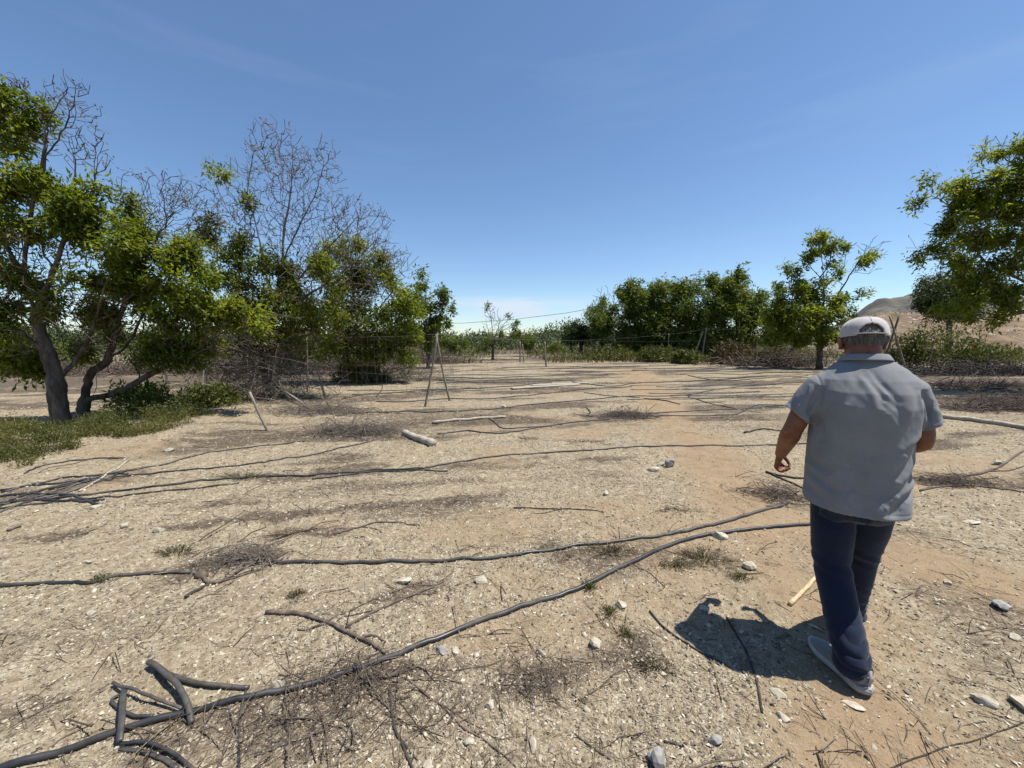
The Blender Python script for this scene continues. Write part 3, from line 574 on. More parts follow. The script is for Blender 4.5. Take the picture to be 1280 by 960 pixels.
o = blades('grass', gp[:3500], .22, .008, M['weed']); tag(o, 'green grass strip in front of the left tree trunks', 'grass')
o = blades('dry_grass', gp[2500:], .24, .007, M['grass_dry']); tag(o, 'straw-coloured grass blades among the left strip', 'grass')
fp = []
for (xa, xb, ya, yb, n) in ((-60, 480, 0, 0, 5000), (480, 1420, 0, 0, 16000)):
    px = RS.uniform(xa, xb, n); Yv = RS.uniform(26, 48, n) if xa > 400 else RS.uniform(19, 45, n)
    x = (px-640)/FPX*Yv; keep = fbm(x*.2, Yv*.2, 3, 66) > -.18; fp.append(np.column_stack([x, Yv, H(x, Yv)])[keep])
fp = np.vstack(fp)
o = blades('dry_grass', fp, .5, .045, M['grass_far'], .3); tag(o, 'band of tall dry grass along the far edge of the field', 'grass')
V, T = leaves(fp[::3]+np.array([0, 0, .3]), 8, .4, .2, (0, 0, .3)); tag(mesh('ground_cover_weeds', V, T, M['weed'], smooth=False), 'yellow-green scrub along the far edge of the field', 'scrub', kind='stuff')
# far wood band reading as one mass on the horizon
px = RS.uniform(-200, 1500, 9000); Yv = RS.uniform(55, 100, 9000); x = (px-640)/FPX*Yv; z = RS.uniform(0, 1, 9000)*(2.7+3.2*fbm(px*.03, px*0+3, 3, 90))*Yv/75
V, T = leaves(np.column_stack([x, Yv, z]), 12, 1.1, .62, (0, 0, 0)); tag(mesh('far_wood', V, T, M['leaf_back'], smooth=False), 'far band of trees low on the horizon', 'wood', kind='stuff')
print('veg', time.time()-T00)

# ------------------------------------------------------------------ gravel, twigs
def chip_base(seed):
    bm = bmesh.new(); bmesh.ops.create_icosphere(bm, subdivisions=1, radius=.5); r = random.Random(seed)
    V = np.array([tuple(v.co) for v in bm.verts]); T = np.array([[v.index for v in f.verts] for f in bm.faces]); bm.free()
    rs = np.random.RandomState(seed); V = V*(1+rs.uniform(-.35, .35, (len(V), 1))); V[:, 2] = np.clip(V[:, 2], -.3, .35); V *= [1.15, .8, .75]; return V, T
def box_base():
    V = np.array([[-.5, -.3, 0], [.45, -.42, 0], [.5, .35, 0], [-.4, .42, 0], [-.38, -.25, .32], [.4, -.3, .42], [.36, .3, .3], [-.3, .3, .38]])
    return V, np.array([[0, 1, 5], [0, 5, 4], [1, 2, 6], [1, 6, 5], [2, 3, 7], [2, 7, 6], [3, 0, 4], [3, 4, 7], [4, 5, 6], [4, 6, 7]])
def scatter(n, rmin, rmax, power=1.0, rs=RS, amax=60):
    a = np.radians(rs.uniform(-amax, amax, n)); u = rs.uniform(0, 1, n)
    r = rmin*(rmax/rmin)**(u**power); return r*np.sin(a), r*np.cos(a), r
mbs = []
def shard(seed):
    rs = np.random.RandomState(seed); t = np.arange(4)*math.pi/2+rs.uniform(-.5, .5, 4); r_ = rs.uniform(.32, .62, 4)
    V = np.column_stack([np.cos(t)*r_*1.05, np.sin(t)*r_*.85, rs.uniform(-.05, .12, 4)]); V = np.vstack([V, [rs.uniform(-.2, .2), rs.uniform(-.15, .15), rs.uniform(.22, .42)], [rs.uniform(-.2, .25), rs.uniform(-.15, .15), rs.uniform(.18, .4)]])
    return V, np.array([[0, 1, 4], [1, 2, 4], [2, 5, 4], [2, 3, 5], [3, 0, 5], [0, 4, 5]])
for k in range(9):
    n = 34000 if k < 7 else 2500; x, y, r = scatter(n, .9, 15, .80); pm = path_mask(x, y); keep = (RS.uniform(0, 1, n) > pm*.82) & (RS.uniform(-.55, .6, n) < fbm(x*1.3, y*1.9, 3, 300)+.35); x, y, r = x[keep], y[keep], r[keep]
    s_ = np.minimum(np.exp(RS.normal(math.log(.0074), .55, len(x))), .022)*(1+.075*r); Vb, Tb = shard(k+1) if k < 7 else box_base()
    Mx = rotmats(len(x), RS, .22)*s_[:, None, None]*np.array([1.12, 1, 1.05]); V, T = instance(Vb, Tb, Mx, np.column_stack([x, y, H(x, y)+s_*.09])); mbs.append((V, T))
off = 0; VV = []; TT = []
for V, T in mbs: VV.append(V); TT.append(T+off); off += len(V)
tag(mesh('gravel', np.vstack(VV), np.vstack(TT), M['pebble'], smooth=False), 'pale stone chips strewn over the whole field', 'gravel', kind='stuff')
mb = MB(); VV = []; TT = []; off = 0
def twig_base(seed):
    rs = np.random.RandomState(seed); b = MB(); p = np.array([(t, .1*math.sin(t*3+seed)*rs.uniform(.3, 1), .03*rs.normal()) for t in np.linspace(-.5, .5, 5)]); b.tube(p, [.012, .011, .010, .008, .004], 3, cap=False)
    if seed % 2: b.tube([(0, 0, 0), (.15, .12, .02), (.3, .17, .03)], [.008, .006, .003], 3, cap=False)
    return np.vstack(b.V), np.vstack(b.Q)
for k in range(6):
    n = 17000; x, y, r = scatter(n, .9, 24, .80); lm = lit_mask(x, y); keep = RS.uniform(0, 1, n) < .07+.93*lm**1.3*np.clip(.35+r/9, 0, 1); x, y, r = x[keep], y[keep], r[keep]; lm = lm[keep]
    ln = np.exp(RS.normal(math.log(.085), .55, len(x)))*(1+.03*r); R_ = rotmats(len(x), RS, .22); Vb, Qb = twig_base(k)
    wd = ln*RS.uniform(.5, 1.1, len(x)); Mx = R_*np.stack([ln, wd, wd], -1)[:, None, :]; V, T = instance(Vb, Qb, Mx, np.column_stack([x, y, H(x, y)+.004+.01*lm*RS.uniform(0, 1, len(x))])); VV.append(V); TT.append(T+off); off += len(V)
tag(mesh('twig_litter', np.vstack(VV), np.vstack(TT), M['twig'], smooth=False), 'brown twigs and leaf litter scattered in rows over the field', 'litter', kind='stuff')
print('scatter', time.time()-T00)

# ------------------------------------------------------------------ tangles of dead brush
def tangle(name, label, c, size, n, length, mat='bark_dead', rad=.006, seed=0, cat='brush pile', group=None, lift=.0, up=.3):
    rs = np.random.RandomState(seed); x0, y0 = c; z0 = h1(x0, y0); root = empty(name, (x0, y0, z0)); tag(root, label, cat, group); big = MB(); fine = MB()
    for i in range(n):
        u = rs.normal(0, .42, 3); p = np.array([u[0]*size[0], u[1]*size[1], abs(u[2])*size[2]*math.exp(-(u[0]**2+u[1]**2)*2)+lift])
        d = rs.normal(0, 1, 3)*np.array([1, .8, up]); d /= np.linalg.norm(d); l = length*rs.uniform(.4, 1.4); b = rs.normal(0, .25, 3)*l
        q = [p-d*l/2, p-d*l/6+b*.5, p+d*l/6+b*.4, p+d*l/2]; q = spline(q, 2); q[:, 2] = np.maximum(q[:, 2], .004)
        (big if i % 6 == 0 else fine).tube(q, np.linspace(1, .35, len(q))*rad*(1.7 if i % 6 == 0 else .75), 3 if i % 6 else 4, cap=False)
    big.build('branches', M[mat], root)['kind'] = 'stuff'; fine.build('twigs', M[mat], root)['kind'] = 'stuff'; return root
g = G(335, 492)
tangle('brush_pile', 'tall grey tangle of dead branches heaped under the tall half-bare tree', (g[0]+.3, g[1]-1.0), (1.9, 1.1, 3.4), 1500, 1.1, rad=.0055, seed=1, up=.9, mat='brush_grey')
tangle('brush_pile', 'low brown mound of twigs lying left of the pale hollow log', G(445, 540), (1.0, .35, .20), 620, .55, rad=.004, seed=2)
tangle('brush_pile', 'flat twig heap spread below the leaning posts left of the field', G(400, 515), (1.6, .6, .18), 620, .6, rad=.0045, seed=3)
tangle('brush_pile', 'small dark twig heap on the hose in the middle of the field', G(783, 521), (.75, .3, .10), 420, .4, mat='stick', rad=.0035, seed=4)
tangle('brush_pile', 'thin grey twigs heaped beside the gnarled root at lower left', G(300, 703), (.32, .13, .09), 170, .28, rad=.0028, seed=5)
tangle('brush_pile', 'dead twig mat right of the man at waist height in the picture', G(1195, 604), (.55, .18, .06), 260, .3, mat='stick', rad=.0028, seed=6)
tangle('brush_pile', 'long dark row of piled prunings at the far right behind the man', G(1230, 468), (5.5, .8, .45), 900, 1.3, mat='stick_dark', rad=.016, seed=7)
tangle('brush_pile', 'brown brush heap behind the grey log at the right edge', G(1255, 512), (1.9, .5, .28), 700, .6, mat='stick', rad=.006, seed=8)
tangle('brush_pile', 'added mat of dark twigs deepening the shaded litter between the far prunings row and the man, right side', G(1215, 484), (3.6, 1.0, .12), 700, .8, mat='stick', rad=.009, seed=20)  # added to darken ground that is brown with litter and in tree shade
tangle('brush_pile', 'added scatter of brown sticks deepening the shaded litter just behind the long grey log at the right', G(1265, 500), (2.2, .6, .10), 500, .6, mat='stick', rad=.006, seed=21)  # second added mat, its dark sticks standing in for part of the shade
tangle('brush_pile', 'dark thicket of fallen branches at the foot of the right tree line', P(975, 444, 23)[:2], (4.2, 1.2, 1.1), 620, 1.6, mat='stick', rad=.02, seed=9, up=.6)
tangle('brush_pile', 'grey leafless thicket tangled in the netting left of the A-shaped posts', P(468, 462, 15)[:2], (2.8, 1.0, 1.9), 1100, 1.0, rad=.0065, seed=10, up=1.0, mat='brush_grey')
for i_, (lab_, px_, py_, Y_, w_) in enumerate([('brown brush row behind the forked trunk, far left', 30, 468, 17, 5.5), ('brown brush row in the gap right of the leaning trunk', 240, 462, 18, 5.0), ('brown thicket seen under the tall half-bare tree, far behind', 400, 458, 20, 5.0), ('brown thicket far behind the netting panel', 520, 452, 26, 4.5)]):
    tangle('brush_pile', lab_, P(px_, py_, Y_)[:2], (w_, 1.0, 1.15), 700, 1.3, mat='stick', rad=.014, seed=30+i_, up=.9, group='brush rows in the orchard behind')
tangle('brush_pile', 'thin twigs piled under the thick hose in the foreground', G(450, 850), (.40, .18, .03), 130, .28, mat='stick', rad=.0022, seed=11)
tangle('brush_pile', 'fine twigs strewn at the near edge left of the picture centre', G(370, 910), (.34, .16, .02), 100, .28, mat='stick', rad=.0020, seed=12)
tangle('brush_pile', 'small flat twig patch beside the elongated pale stone', G(665, 850), (.16, .12, .02), 90, .16, mat='stick', rad=.0018, seed=13)
tangle('brush_pile', 'low dark twig heap on the ground next to the hand of the man', G(968, 622), (.3, .2, .07), 200, .3, mat='stick', rad=.0028, seed=14)

# ------------------------------------------------------------------ hoses, branches, sticks lying on the ground
def lay(pts, rad, n=7, lift=0.9, wob=.0):
    g = spline([G(*p[:2]) for p in pts], n); ex = spline([(p[2] if len(p) > 2 else 0, 0) for p in pts], n)[:, 0]
    if wob:
        L_ = np.arange(len(g))*1.7; g = g+np.column_stack([np.sin(L_*1.3), np.cos(L_)])*wob
    return np.column_stack([g, H(g[:, 0], g[:, 1])+rad*lift+ex])
def hose(label, pts, rad=.009, mat='hose', n=7, cat='hose', name='irrigation_hose', group='irrigation hoses lying across the field', flat=1., wob=.006):
    q = lay(pts, rad, n, wob=wob); c = q[0].copy(); mb = MB(); mb.tube(q-c, rad, 8, flat=flat); o = mb.build(name, M[mat]); o.location = c; return tag(o, label, cat, group)
hose('thick black hose running diagonally from the near left corner to the man', [(-330, 1030), (-60, 975), (60, 944), (155, 916), (240, 893), (360, 862), (490, 822), (600, 778), (720, 738), (790, 705), (850, 678), (900, 667), (960, 661), (1030, 656)], .0135, 'hose', 10, wob=0.001)
hose('dusty grey hose crossing just above the thick one and joining it near the man', [(340, 704), (440, 705), (560, 702), (640, 697), (720, 685), (820, 672), (900, 655), (985, 632)], .0125, 'hose_dusty', 10, wob=.003)
hose('short hose length at the left edge below the gnarled root', [(-500, 790), (0, 737), (70, 732), (112, 731), (165, 722), (240, 718)], .011, 'hose_dusty')
D = [('long thin hose crossing the field behind the green weed tuft to the man', [(-40, 632), (95, 622), (140, 615), (200, 609), (262, 601), (340, 597), (412, 593), (469, 588), (520, 586), (553, 580), (600, 574), (676, 567), (747, 565), (789, 561), (859, 558), (980, 556), (1040, 552)], .0115),
     ('thin hose just below the long one at the left, ending at the weed tuft', [(-30, 640), (90, 626), (160, 620), (250, 610), (300, 604)], .009),
     ('hose curving up out of the left bundle towards the low twig mound', [(60, 612), (137, 599), (200, 592), (265, 586), (320, 580), (342, 577), (398, 568), (426, 561), (469, 550)], .0105),
     ('hose rising from the left bundle towards the leaning post', [(-40, 640), (40, 622), (100, 605), (150, 592), (212, 579), (250, 569), (320, 558), (336, 556), (380, 551)], .0105),
     ('topmost hose of the left bundle, close to the green grass', [(0, 615), (65, 601), (112, 597), (160, 594)], .0105), ('short curved hose along the edge of the green grass', [(30, 592), (55, 583), (110, 575), (155, 573)], .01),
     ('double hose strand passing the dark twig heap in mid field', [(547, 541), (584, 537), (620, 541), (654, 537), (704, 529), (750, 525), (839, 520), (915, 518), (940, 511), (980, 508)], .0125),
     ('thin hose merging with the double strand left of the dark twig heap', [(600, 519), (618, 527), (637, 534), (716, 528)], .011), ('hose leaving the dark twig heap towards the man', [(770, 516), (811, 517), (859, 514), (929, 512), (1000, 509)], .012),
     ('hose passing behind the pale hollow log and the A-shaped posts', [(440, 517), (480, 515), (555, 515), (625, 511), (660, 507), (725, 502), (775, 497), (850, 495), (887, 488), (920, 484), (985, 479)], .014),
     ('hose lying at the feet of the A-shaped posts', [(470, 503), (512, 502), (562, 499), (610, 499), (665, 494), (725, 487), (790, 484)], .014), ('hose a step behind the A-shaped posts', [(440, 494), (517, 490), (580, 487), (622, 484), (690, 478)], .015),
     ('hose bending round the end of the pale planks', [(715, 478), (732, 481), (765, 483), (800, 479), (880, 476), (960, 470)], .015), ('far thin hose at the level of the short posts, left half', [(520, 476), (600, 474), (680, 470), (760, 469)], .017),
     ('far thin hose left of the man, beside the loose sticks', [(860, 470), (900, 476), (950, 473), (1010, 470)], .017), ('farthest dark hose before the pale posts on the right', [(790, 463), (850, 464), (900, 461), (1000, 462)], .02),
     ('farthest dark hose in the middle gap of the field', [(590, 463), (660, 462), (720, 460), (800, 458)], .02),
     ('thin hose across bare soil left of the shirt of the man', [(860, 497), (920, 512), (948, 507), (990, 508)], .011), ('thin hose over the path near the end of the pale planks', [(730, 492), (766, 496), (800, 498)], .012),
     ('single hose leading right from the left bundle to the brown litter row', [(390, 600), (470, 590), (560, 588)], .009)]
for lab, pts, r in D: hose(lab, pts, r, 'hose', 7)
rh = random.Random(21)
for i in range(26):
    y_ = 456+i*1.75+rh.uniform(-.6, .6); x_ = rh.uniform(470, 900) if y_ < 480 else rh.choice([rh.uniform(430, 560), rh.uniform(780, 880)]); l_ = rh.uniform(90, 220)
    hose('thin dark hose strand far out in the field, among many alike', [(x_+k*l_/4, y_-k*rh.uniform(.2, .9)+rh.uniform(-.5, .5)) for k in range(5)], .016 if y_ < 480 else .011, 'hose_dusty' if i % 3 == 0 else 'hose', 5, group='far hose strands')
for i, (lab, pts, r) in enumerate([('dark hose end lying across the bundle at the left edge', [(-40, 668), (0, 632), (30, 620), (70, 608), (115, 600)], .012), ('black hose at the bottom of the bundle at the left edge', [(-40, 634), (30, 626), (90, 628), (130, 626)], .013),
      ('dusty hose end pointing up out of the left bundle', [(-60, 655), (0, 640), (50, 624), (100, 612), (160, 590)], .010), ('short black hose lying through the left bundle', [(-20, 622), (40, 617), (85, 620), (125, 632)], .012), ('thin black hose at the top of the left bundle', [(-40, 618), (20, 610), (80, 604), (140, 600)], .011)]):
    hose(lab, pts, r, 'hose_dusty' if i == 2 else 'hose', group='hose ends bundled at the left edge')
# cut pieces lower left: short thick pipe ends, some raised off the ground
for lab, pts, r, m, f in [('stiff black pipe piece bent down onto the thick hose', [(187, 837, .02), (205, 850, .03), (222, 868, .035), (235, 890, .03), (240, 908, .0)], .0135, 'hose_dusty', 1.),
      ('curved black pipe piece pointing right from the bent one', [(192, 838, .012), (225, 853, .01), (270, 862, .005), (311, 862, .0)], .0115, 'hose_dusty', 1.),
      ('flattened shiny black strap standing across the thick hose', [(157, 868, .02), (155, 890, .032), (154, 912, .034), (150, 934, .01)], .0135, 'hose', .3),
      ('folded black strap behind the shiny upright one', [(155, 870, .01), (140, 878, .004), (150, 890, .004), (168, 899, .004), (192, 900, .006)], .008, 'hose', .6),
      ('grey dead pipe crossing over the shiny strap', [(142, 860, .012), (170, 874, .036), (200, 885, .02), (228, 892, .018)], .0075, 'hose_dusty', 1.),
      ('thin black tube curving out below the shiny strap', [(152, 932, .0), (185, 934, .012), (215, 945, .01), (246, 968, 0)], .0075, 'hose', 1.),
      ('flat dark tube at the lowest left under the thin one', [(150, 938, 0), (190, 944, 0), (222, 962, 0)], .009, 'hose_dusty', .5),
      ('narrow black tube running straight down to the picture edge from the thick hose', [(308, 868, .015), (302, 890, .004), (299, 920, 0), (299, 970, 0)], .0055, 'hose', 1.)]:
    hose(lab, pts, r*.88, m, 8, cat='pipe piece', name='pipe_piece', group='cut pipe pieces at the near left corner', flat=f, wob=0)

def stick(label, pts, r0, r1, mat='stick', forks=(), name='branch', cat='branch', group='loose branches and sticks on the field', sides=8):
    q = lay(pts, r0, 6); q[:, 2] += np.sin(np.arange(len(q))*1.9)*r0*.15; c = q[0].copy(); mb = MB(); rr = np.linspace(r0, r1, len(q))*(1+.12*np.sin(np.arange(len(q))*2.3)); mb.tube(q-c, rr, sides)
    o = mb.build(name, M[mat]); o.location = c; tag(o, label, cat, group)
    if forks:
        f = MB()
        for fk in forks:
            f = MB(); w = lay(fk, r0*.6, 5); f.tube(w-c, np.linspace(r0*.6, r1*.5, len(w)), 6); f.build('side_branch', M[mat], o)
    return o
stick('thick grey-brown forked branch lying above the thick hose', [(333, 768), (380, 771), (410, 781), (450, 799), (482, 818)], .0125, .008, forks=[[(450, 798), (468, 797), (482, 804)], [(410, 781), (390, 786), (372, 789)]])
stick('long straight stick pointing up right from the forked branch', [(432, 786), (480, 760), (520, 742), (555, 726)], .008, .006, forks=[[(470, 764), (450, 768), (430, 772)], [(520, 743), (540, 742), (548, 740)]])
stick('second thinner stick parallel to the long straight one', [(400, 782), (440, 763), (480, 746), (530, 726)], .005, .003)
stick('dark stick with its far end in the shadow of the man', [(812, 764), (832, 785), (850, 800), (880, 815), (918, 836)], .0065, .003, 'stick_dark')
stick('thin curved dark stick crossing the shadow of the man', [(908, 772), (922, 795), (935, 820), (947, 855), (953, 890)], .0045, .0055, 'stick_dark')
stick('peeled yellow stick lying on the bare path left of the legs of the man', [(987, 758), (1010, 735), (1034, 711)], .0125, .0105, 'wood_yellow')
stick('pale hollow log lying near the brown twig mound', [(505, 541), (522, 549), (541, 559)], .052, .062, 'wood_pale', name='log', cat='log', group=None)
stick('thin dark twig row lying in the middle of the gravel', [(642, 637), (699, 638), (755, 642)], .007, .004, 'stick_dark', forks=[[(700, 638), (680, 642), (664, 643)]])
stick('brown twig lying on gravel left of the centre', [(418, 670), (452, 660), (480, 654), (525, 657)], .008, .004, 'stick', forks=[[(452, 660), (470, 662), (478, 666)]])
stick('long grey log at the right edge beyond the man', [(1172, 522), (1230, 529), (1290, 539), (1360, 550)], .045, .04, 'wood_pale', name='log', cat='log', group=None)
stick('curved grey branch at the right edge beside the man', [(1150, 600), (1200, 597), (1240, 588), (1275, 568), (1300, 556)], .014, .010, 'stick', forks=[[(1235, 590), (1260, 588), (1290, 580)]])
stick('dark branch on the ground further below the curved grey one', [(1150, 613), (1200, 607), (1250, 612), (1300, 618)], .010, .007, 'stick')
stick('thin wire-like stem crossing the near right corner', [(1105, 962), (1140, 948), (1180, 935), (1240, 918), (1300, 903)], .0028, .0022, 'stick_dark', name='long_twig', cat='twig')
stick('black sticks end beside the hand of the man', [(957, 592), (975, 596), (1018, 600)], .013, .009, 'stick_dark')
stick('second black stick below the hand of the man', [(962, 593), (985, 603), (1010, 613)], .012, .008, 'stick_dark')
stick('short dark stub sticking out below the gnarled root', [(262, 732), (248, 741), (232, 750)], .009, .011, 'stick_dark')
stick('long bleached pole lying left of the shallow planks, before A-shaped posts', [(540, 528), (585, 525), (632, 522)], .03, .025, 'wood_pale', name='log', cat='log', group=None)
stick('pale thin pole among the hoses of the left bundle', [(99, 616), (130, 598), (162, 577)], .011, .009, 'wood_pale')
stick('dead stalk at the near edge left of centre, running down', [(487, 862), (492, 905), (505, 935), (520, 970)], .006, .0045, 'stick_dark', forks=[[(495, 915), (510, 935), (522, 948)]])
stick('thin forked twig arching down from the twig pile near the centre', [(505, 845), (545, 875), (580, 910), (610, 930), (645, 962)], .0042, .0025, 'stick', forks=[[(550, 878), (590, 905), (625, 928)], [(578, 912), (560, 935), (545, 950)]])
stick('slim twig lying right of the thick hose above the pale stone', [(545, 836), (600, 834), (632, 823)], .0032, .002, 'stick')
stick('short twig at the near edge below the elongated stone', [(718, 916), (740, 930), (763, 946)], .004, .003, 'stick_dark')
stick('small dark twig right of the short one at the near edge', [(830, 927), (842, 929), (853, 933)], .0045, .003, 'stick_dark')
stick('bare stick by the left edge among gravel', [(10, 664), (18, 661), (27, 659)], .012, .01, 'stick')
for i, (x0, y0, x1, y1) in enumerate([(330, 905, 400, 860), (380, 935, 455, 870), (300, 945, 350, 925), (420, 955, 470, 905), (60, 935, 118, 905), (240, 760, 285, 742), (560, 905, 575, 860), (688, 855, 702, 880), (715, 865, 735, 872), (790, 705, 830, 735)]):
    stick(['twig leaning from the near twig mat to the thick hose', 'long twig crossing the near twig mat', 'twig right of the narrow black tube', 'twig beside the dead stalk at the near edge', 'twig under the thick hose by the near left corner', 'bent twig below the gnarled root', 'upright-looking twig near the arching forked one', 'dark twig below the elongated pale stone', 'tiny twig between elongated stone and trailing weed', 'twig by the thick hose under the olive weed'][i],
          [(x0, y0), ((x0+x1)/2+rnd.uniform(-8, 8), (y0+y1)/2+rnd.uniform(-6, 6)), (x1, y1)], .0035, .002, 'stick')
# far field sticks
for i, (lab, pts) in enumerate([('dark branch lying left of the man in the mid distance', [(895, 475), (925, 472), (960, 470)]), ('short dark branch just right of that one', [(990, 473), (1010, 472), (1030, 474)]), ('broken curved stick near the leaning post on the left', [(470, 497), (478, 485), (476, 470)]),
      ('crooked stick on bare soil right of the pale planks', [(733, 510), (738, 516), (734, 519), (741, 521)]), ('stick beside the far hose bending past the planks', [(805, 500), (830, 502), (850, 506)]), ('grey fallen branch left of the A-shaped posts', [(430, 498), (455, 494), (490, 492)]), ('flat twig by the man with a stone at its end', [(930, 542), (950, 538), (978, 540)])]):
    stick(lab, pts, .016, .01, 'stick_dark' if i % 2 == 0 else 'stick')

# gnarled root stump
root = stick('gnarled dry root on the gravel at the left, joined to a hose end', [(240, 718), (252, 722), (262, 730), (285, 724), (320, 705), (338, 688)], .013, .006, 'stick', forks=[[(250, 722), (246, 712), (256, 706)], [(262, 730), (300, 722), (330, 712)], [(240, 720), (236, 728), (232, 730)]], name='dry_root', cat='root', group=None)
mb = MB(); g = G(252, 723); mb.ball((0, 0, .015), (.045, .03, .028), 12, 8); o = mb.build('knot', M['stick'], root); o.location = Vector((g[0], g[1], h1(*g)))-root.location

# planks far in the field
def plank(label, a, b, w, t=.03):
    A = np.array(G(*a)); B = np.array(G(*b)); d = B-A; l = np.linalg.norm(d); bm = bmesh.new(); bmesh.ops.create_cube(bm, size=1)
    for v in bm.verts: v.co = (v.co.x*l, v.co.y*w, v.co.z*t)
    bmesh.ops.bevel(bm, geom=bm.edges[:], offset=.005, segments=1); me = bpy.data.meshes.new('plank'); bm.to_mesh(me); bm.free(); me.materials.append(M['wood_pale'])
    o = bpy.data.objects.new('plank', me); COL.objects.link(o); c = (A+B)/2; o.location = (c[0], c[1], h1(*c)+t*.6+.01); o.rotation_euler.z = math.atan2(d[1], d[0]); return tag(o, label, 'plank', 'bleached planks in the field')
plank('longest bleached plank lying flat in mid field', (640, 487), (724, 482), .22); plank('shorter bleached plank against the far side of the long one', (665, 482.5), (735, 479.5), .2)
plank('pale plank lying left of the man near the fence line', (935, 459), (985, 457), .25)

# ------------------------------------------------------------------ stones
def stone(label, px, py, w, asp=.7, hgt=.4, mat='stone_pale', seed=0, rz=None):
    g = G(px, py); dist = math.hypot(g[0], g[1]); depth = g[1]*cp+CAMH*sp; s = w/FPX*depth; rs = np.random.RandomState(500+seed)
    bm = bmesh.new(); bmesh.ops.create_icosphere(bm, subdivisions=2, radius=.5)
    for k in range(7):
        nrm = Vector(rs.normal(0, 1, 3)); nrm.normalize(); dd = rs.uniform(.24, .38)
        for v in bm.verts:
            q = v.co.dot(nrm)-dd
            if q > 0: v.co -= nrm*q
    for v in bm.verts: v.co += Vector(rs.normal(0, .008, 3)); v.co = (v.co.x*s, v.co.y*s*asp, v.co.z*s*hgt*1.3)
    me = bpy.data.meshes.new('stone'); bm.to_mesh(me); bm.free(); me.materials.append(M[mat]); o = bpy.data.objects.new('stone', me); COL.objects.link(o)
    o.location = (g[0], g[1], h1(*g)+s*hgt*.28); o.rotation_euler = (rs.uniform(-.2, .2), rs.uniform(-.2, .2), rs.uniform(0, 3) if rz is None else rz); return tag(o, label, 'stone', 'loose stones on the field')
SL = [('flat white stone above the long straight stick', 503, 727, 26, .6, .3, 'stone_pale', .2), ('flat pale stone right of the flat white one', 603, 728, 22, .6, .35, 'stone_pale', -.1), ('rounded pale stone in open gravel between weed and near edge', 746, 808, 19, .9, .6, 'stone_pale', 0),
      ('elongated pale stone left of the rounded one', 677, 817, 18, .35, .35, 'stone_pale', 2.2), ('oval pale stone near the bottom edge, centre', 666, 932, 20, .55, .4, 'stone_pale', 1.6), ('grey angular stone near the bottom edge, right of centre', 894, 926, 18, .8, .6, 'stone_grey', .3),
      ('big two-tone grey stone cut by the bottom edge', 824, 952, 27, .9, .8, 'stone_grey', 1.2), ('small dark stone beside the cut grey one', 700+115, 945, 16, .9, .7, 'stone_grey', 1.), ('pale stone tip at the end of the shadow, upper', 973, 866, 19, .6, .35, 'stone_pale', -.7), ('white stone below the shadow of the man', 979, 896, 20, .7, .3, 'stone_pale', -.5),
      ('small white stone above the shadow of the man', 879, 762, 14, .6, .4, 'stone_pale', -.6), ('pale round stone left of the trailing weed', 776, 760, 16, .8, .5, 'stone_pale', 0), ('grey stone at the right end of the olive weed', 937, 711, 19, .8, .6, 'stone_pale', .4), ('pale stone resting against the junction of both hoses', 900, 672, 21, .6, .5, 'stone_pale', -.3),
      ('small white square stone right of the man', 1184, 730, 12, .8, .4, 'stone_pale', .4), ('flat grey stone near the right edge', 1254, 762, 28, .7, .3, 'stone_grey', .2), ('wedge-shaped tan stone at the near right', 1231, 883, 30, .45, .4, 'stone_pale', -.8), ('pale stone cut by the right edge, low', 1274, 890, 22, .9, .5, 'stone_pale', 1.2),
      ('flat stone half buried under the shoe of the man', 1066, 880, 30, .5, .12, 'stone_pale', -.4), ('pale round stone in the near centre below the twig pile', 613, 884, 16, .9, .5, 'stone_pale', 0), ('white squarish stone near the arching twig', 586, 929, 15, .8, .4, 'stone_pale', .3), ('white stone at the bottom edge left of the arching twig', 536, 957, 16, .8, .5, 'stone_pale', .5),
      ('grey slab touching the thick hose', 552, 813, 22, .5, .3, 'stone_grey', -.7), ('small pale stone next to the grey slab', 570, 813, 11, 1, .6, 'stone_pale', 0), ('pale stone touching the thick hose at lower left', 346, 859, 22, .5, .5, 'stone_pale', .5), ('white stone of the small pair right of mid field', 818, 589, 18, .6, .4, 'stone_pale', .1),
      ('dark round clod of the small pair right of mid field', 837, 584, 13, .9, .9, 'stone_grey', .2), ('white stone between the pair, slightly higher', 826, 582, 10, .8, .6, 'stone_pale', .6), ('lone small stone in the middle of the gravel', 757, 621, 8, .9, .8, 'stone_pale', .3), ('white stone left in the gravel below the hose bundle', 120, 634, 14, .6, .4, 'stone_pale', .3),
      ('white stone right of the left litter streak', 198, 663, 16, .5, .4, 'stone_pale', .1), ('pale rounded stone above the short left hose', 157, 658, 11, .9, .6, 'stone_pale', 0), ('small white stone by the twig mound hose', 210, 563, 14, .6, .4, 'stone_pale', .2), ('tan stone at the near left, by the weed tuft', 108, 705, 12, .6, .5, 'stone_pale', .3),
      ('pale stone among gravel at far left, low', 115, 770, 12, .8, .5, 'stone_pale', .7), ('white stone beyond the short posts, on the hose', 630, 510, 8, .6, .6, 'stone_pale', 0), ('pale slab on the bare path right of the legs', 1215, 655, 24, .4, .15, 'stone_pale', -.1), ('pale stone near the curved branch on the right', 1245, 580, 13, .7, .5, 'stone_pale', .1),
      ('stone on the path before the yellow stick', 1018, 787, 16, .4, .2, 'stone_pale', -.7), ('pale chip stone left of the white one under the shadow', 886, 782, 8, .8, .5, 'stone_pale', 0), ('small stone at far right under the grey slab', 1226, 790, 10, .8, .5, 'stone_pale', 0), ('tan pebble by the right hand edge above the wedge stone', 1268, 802, 17, .6, .4, 'stone_pale', .3)]
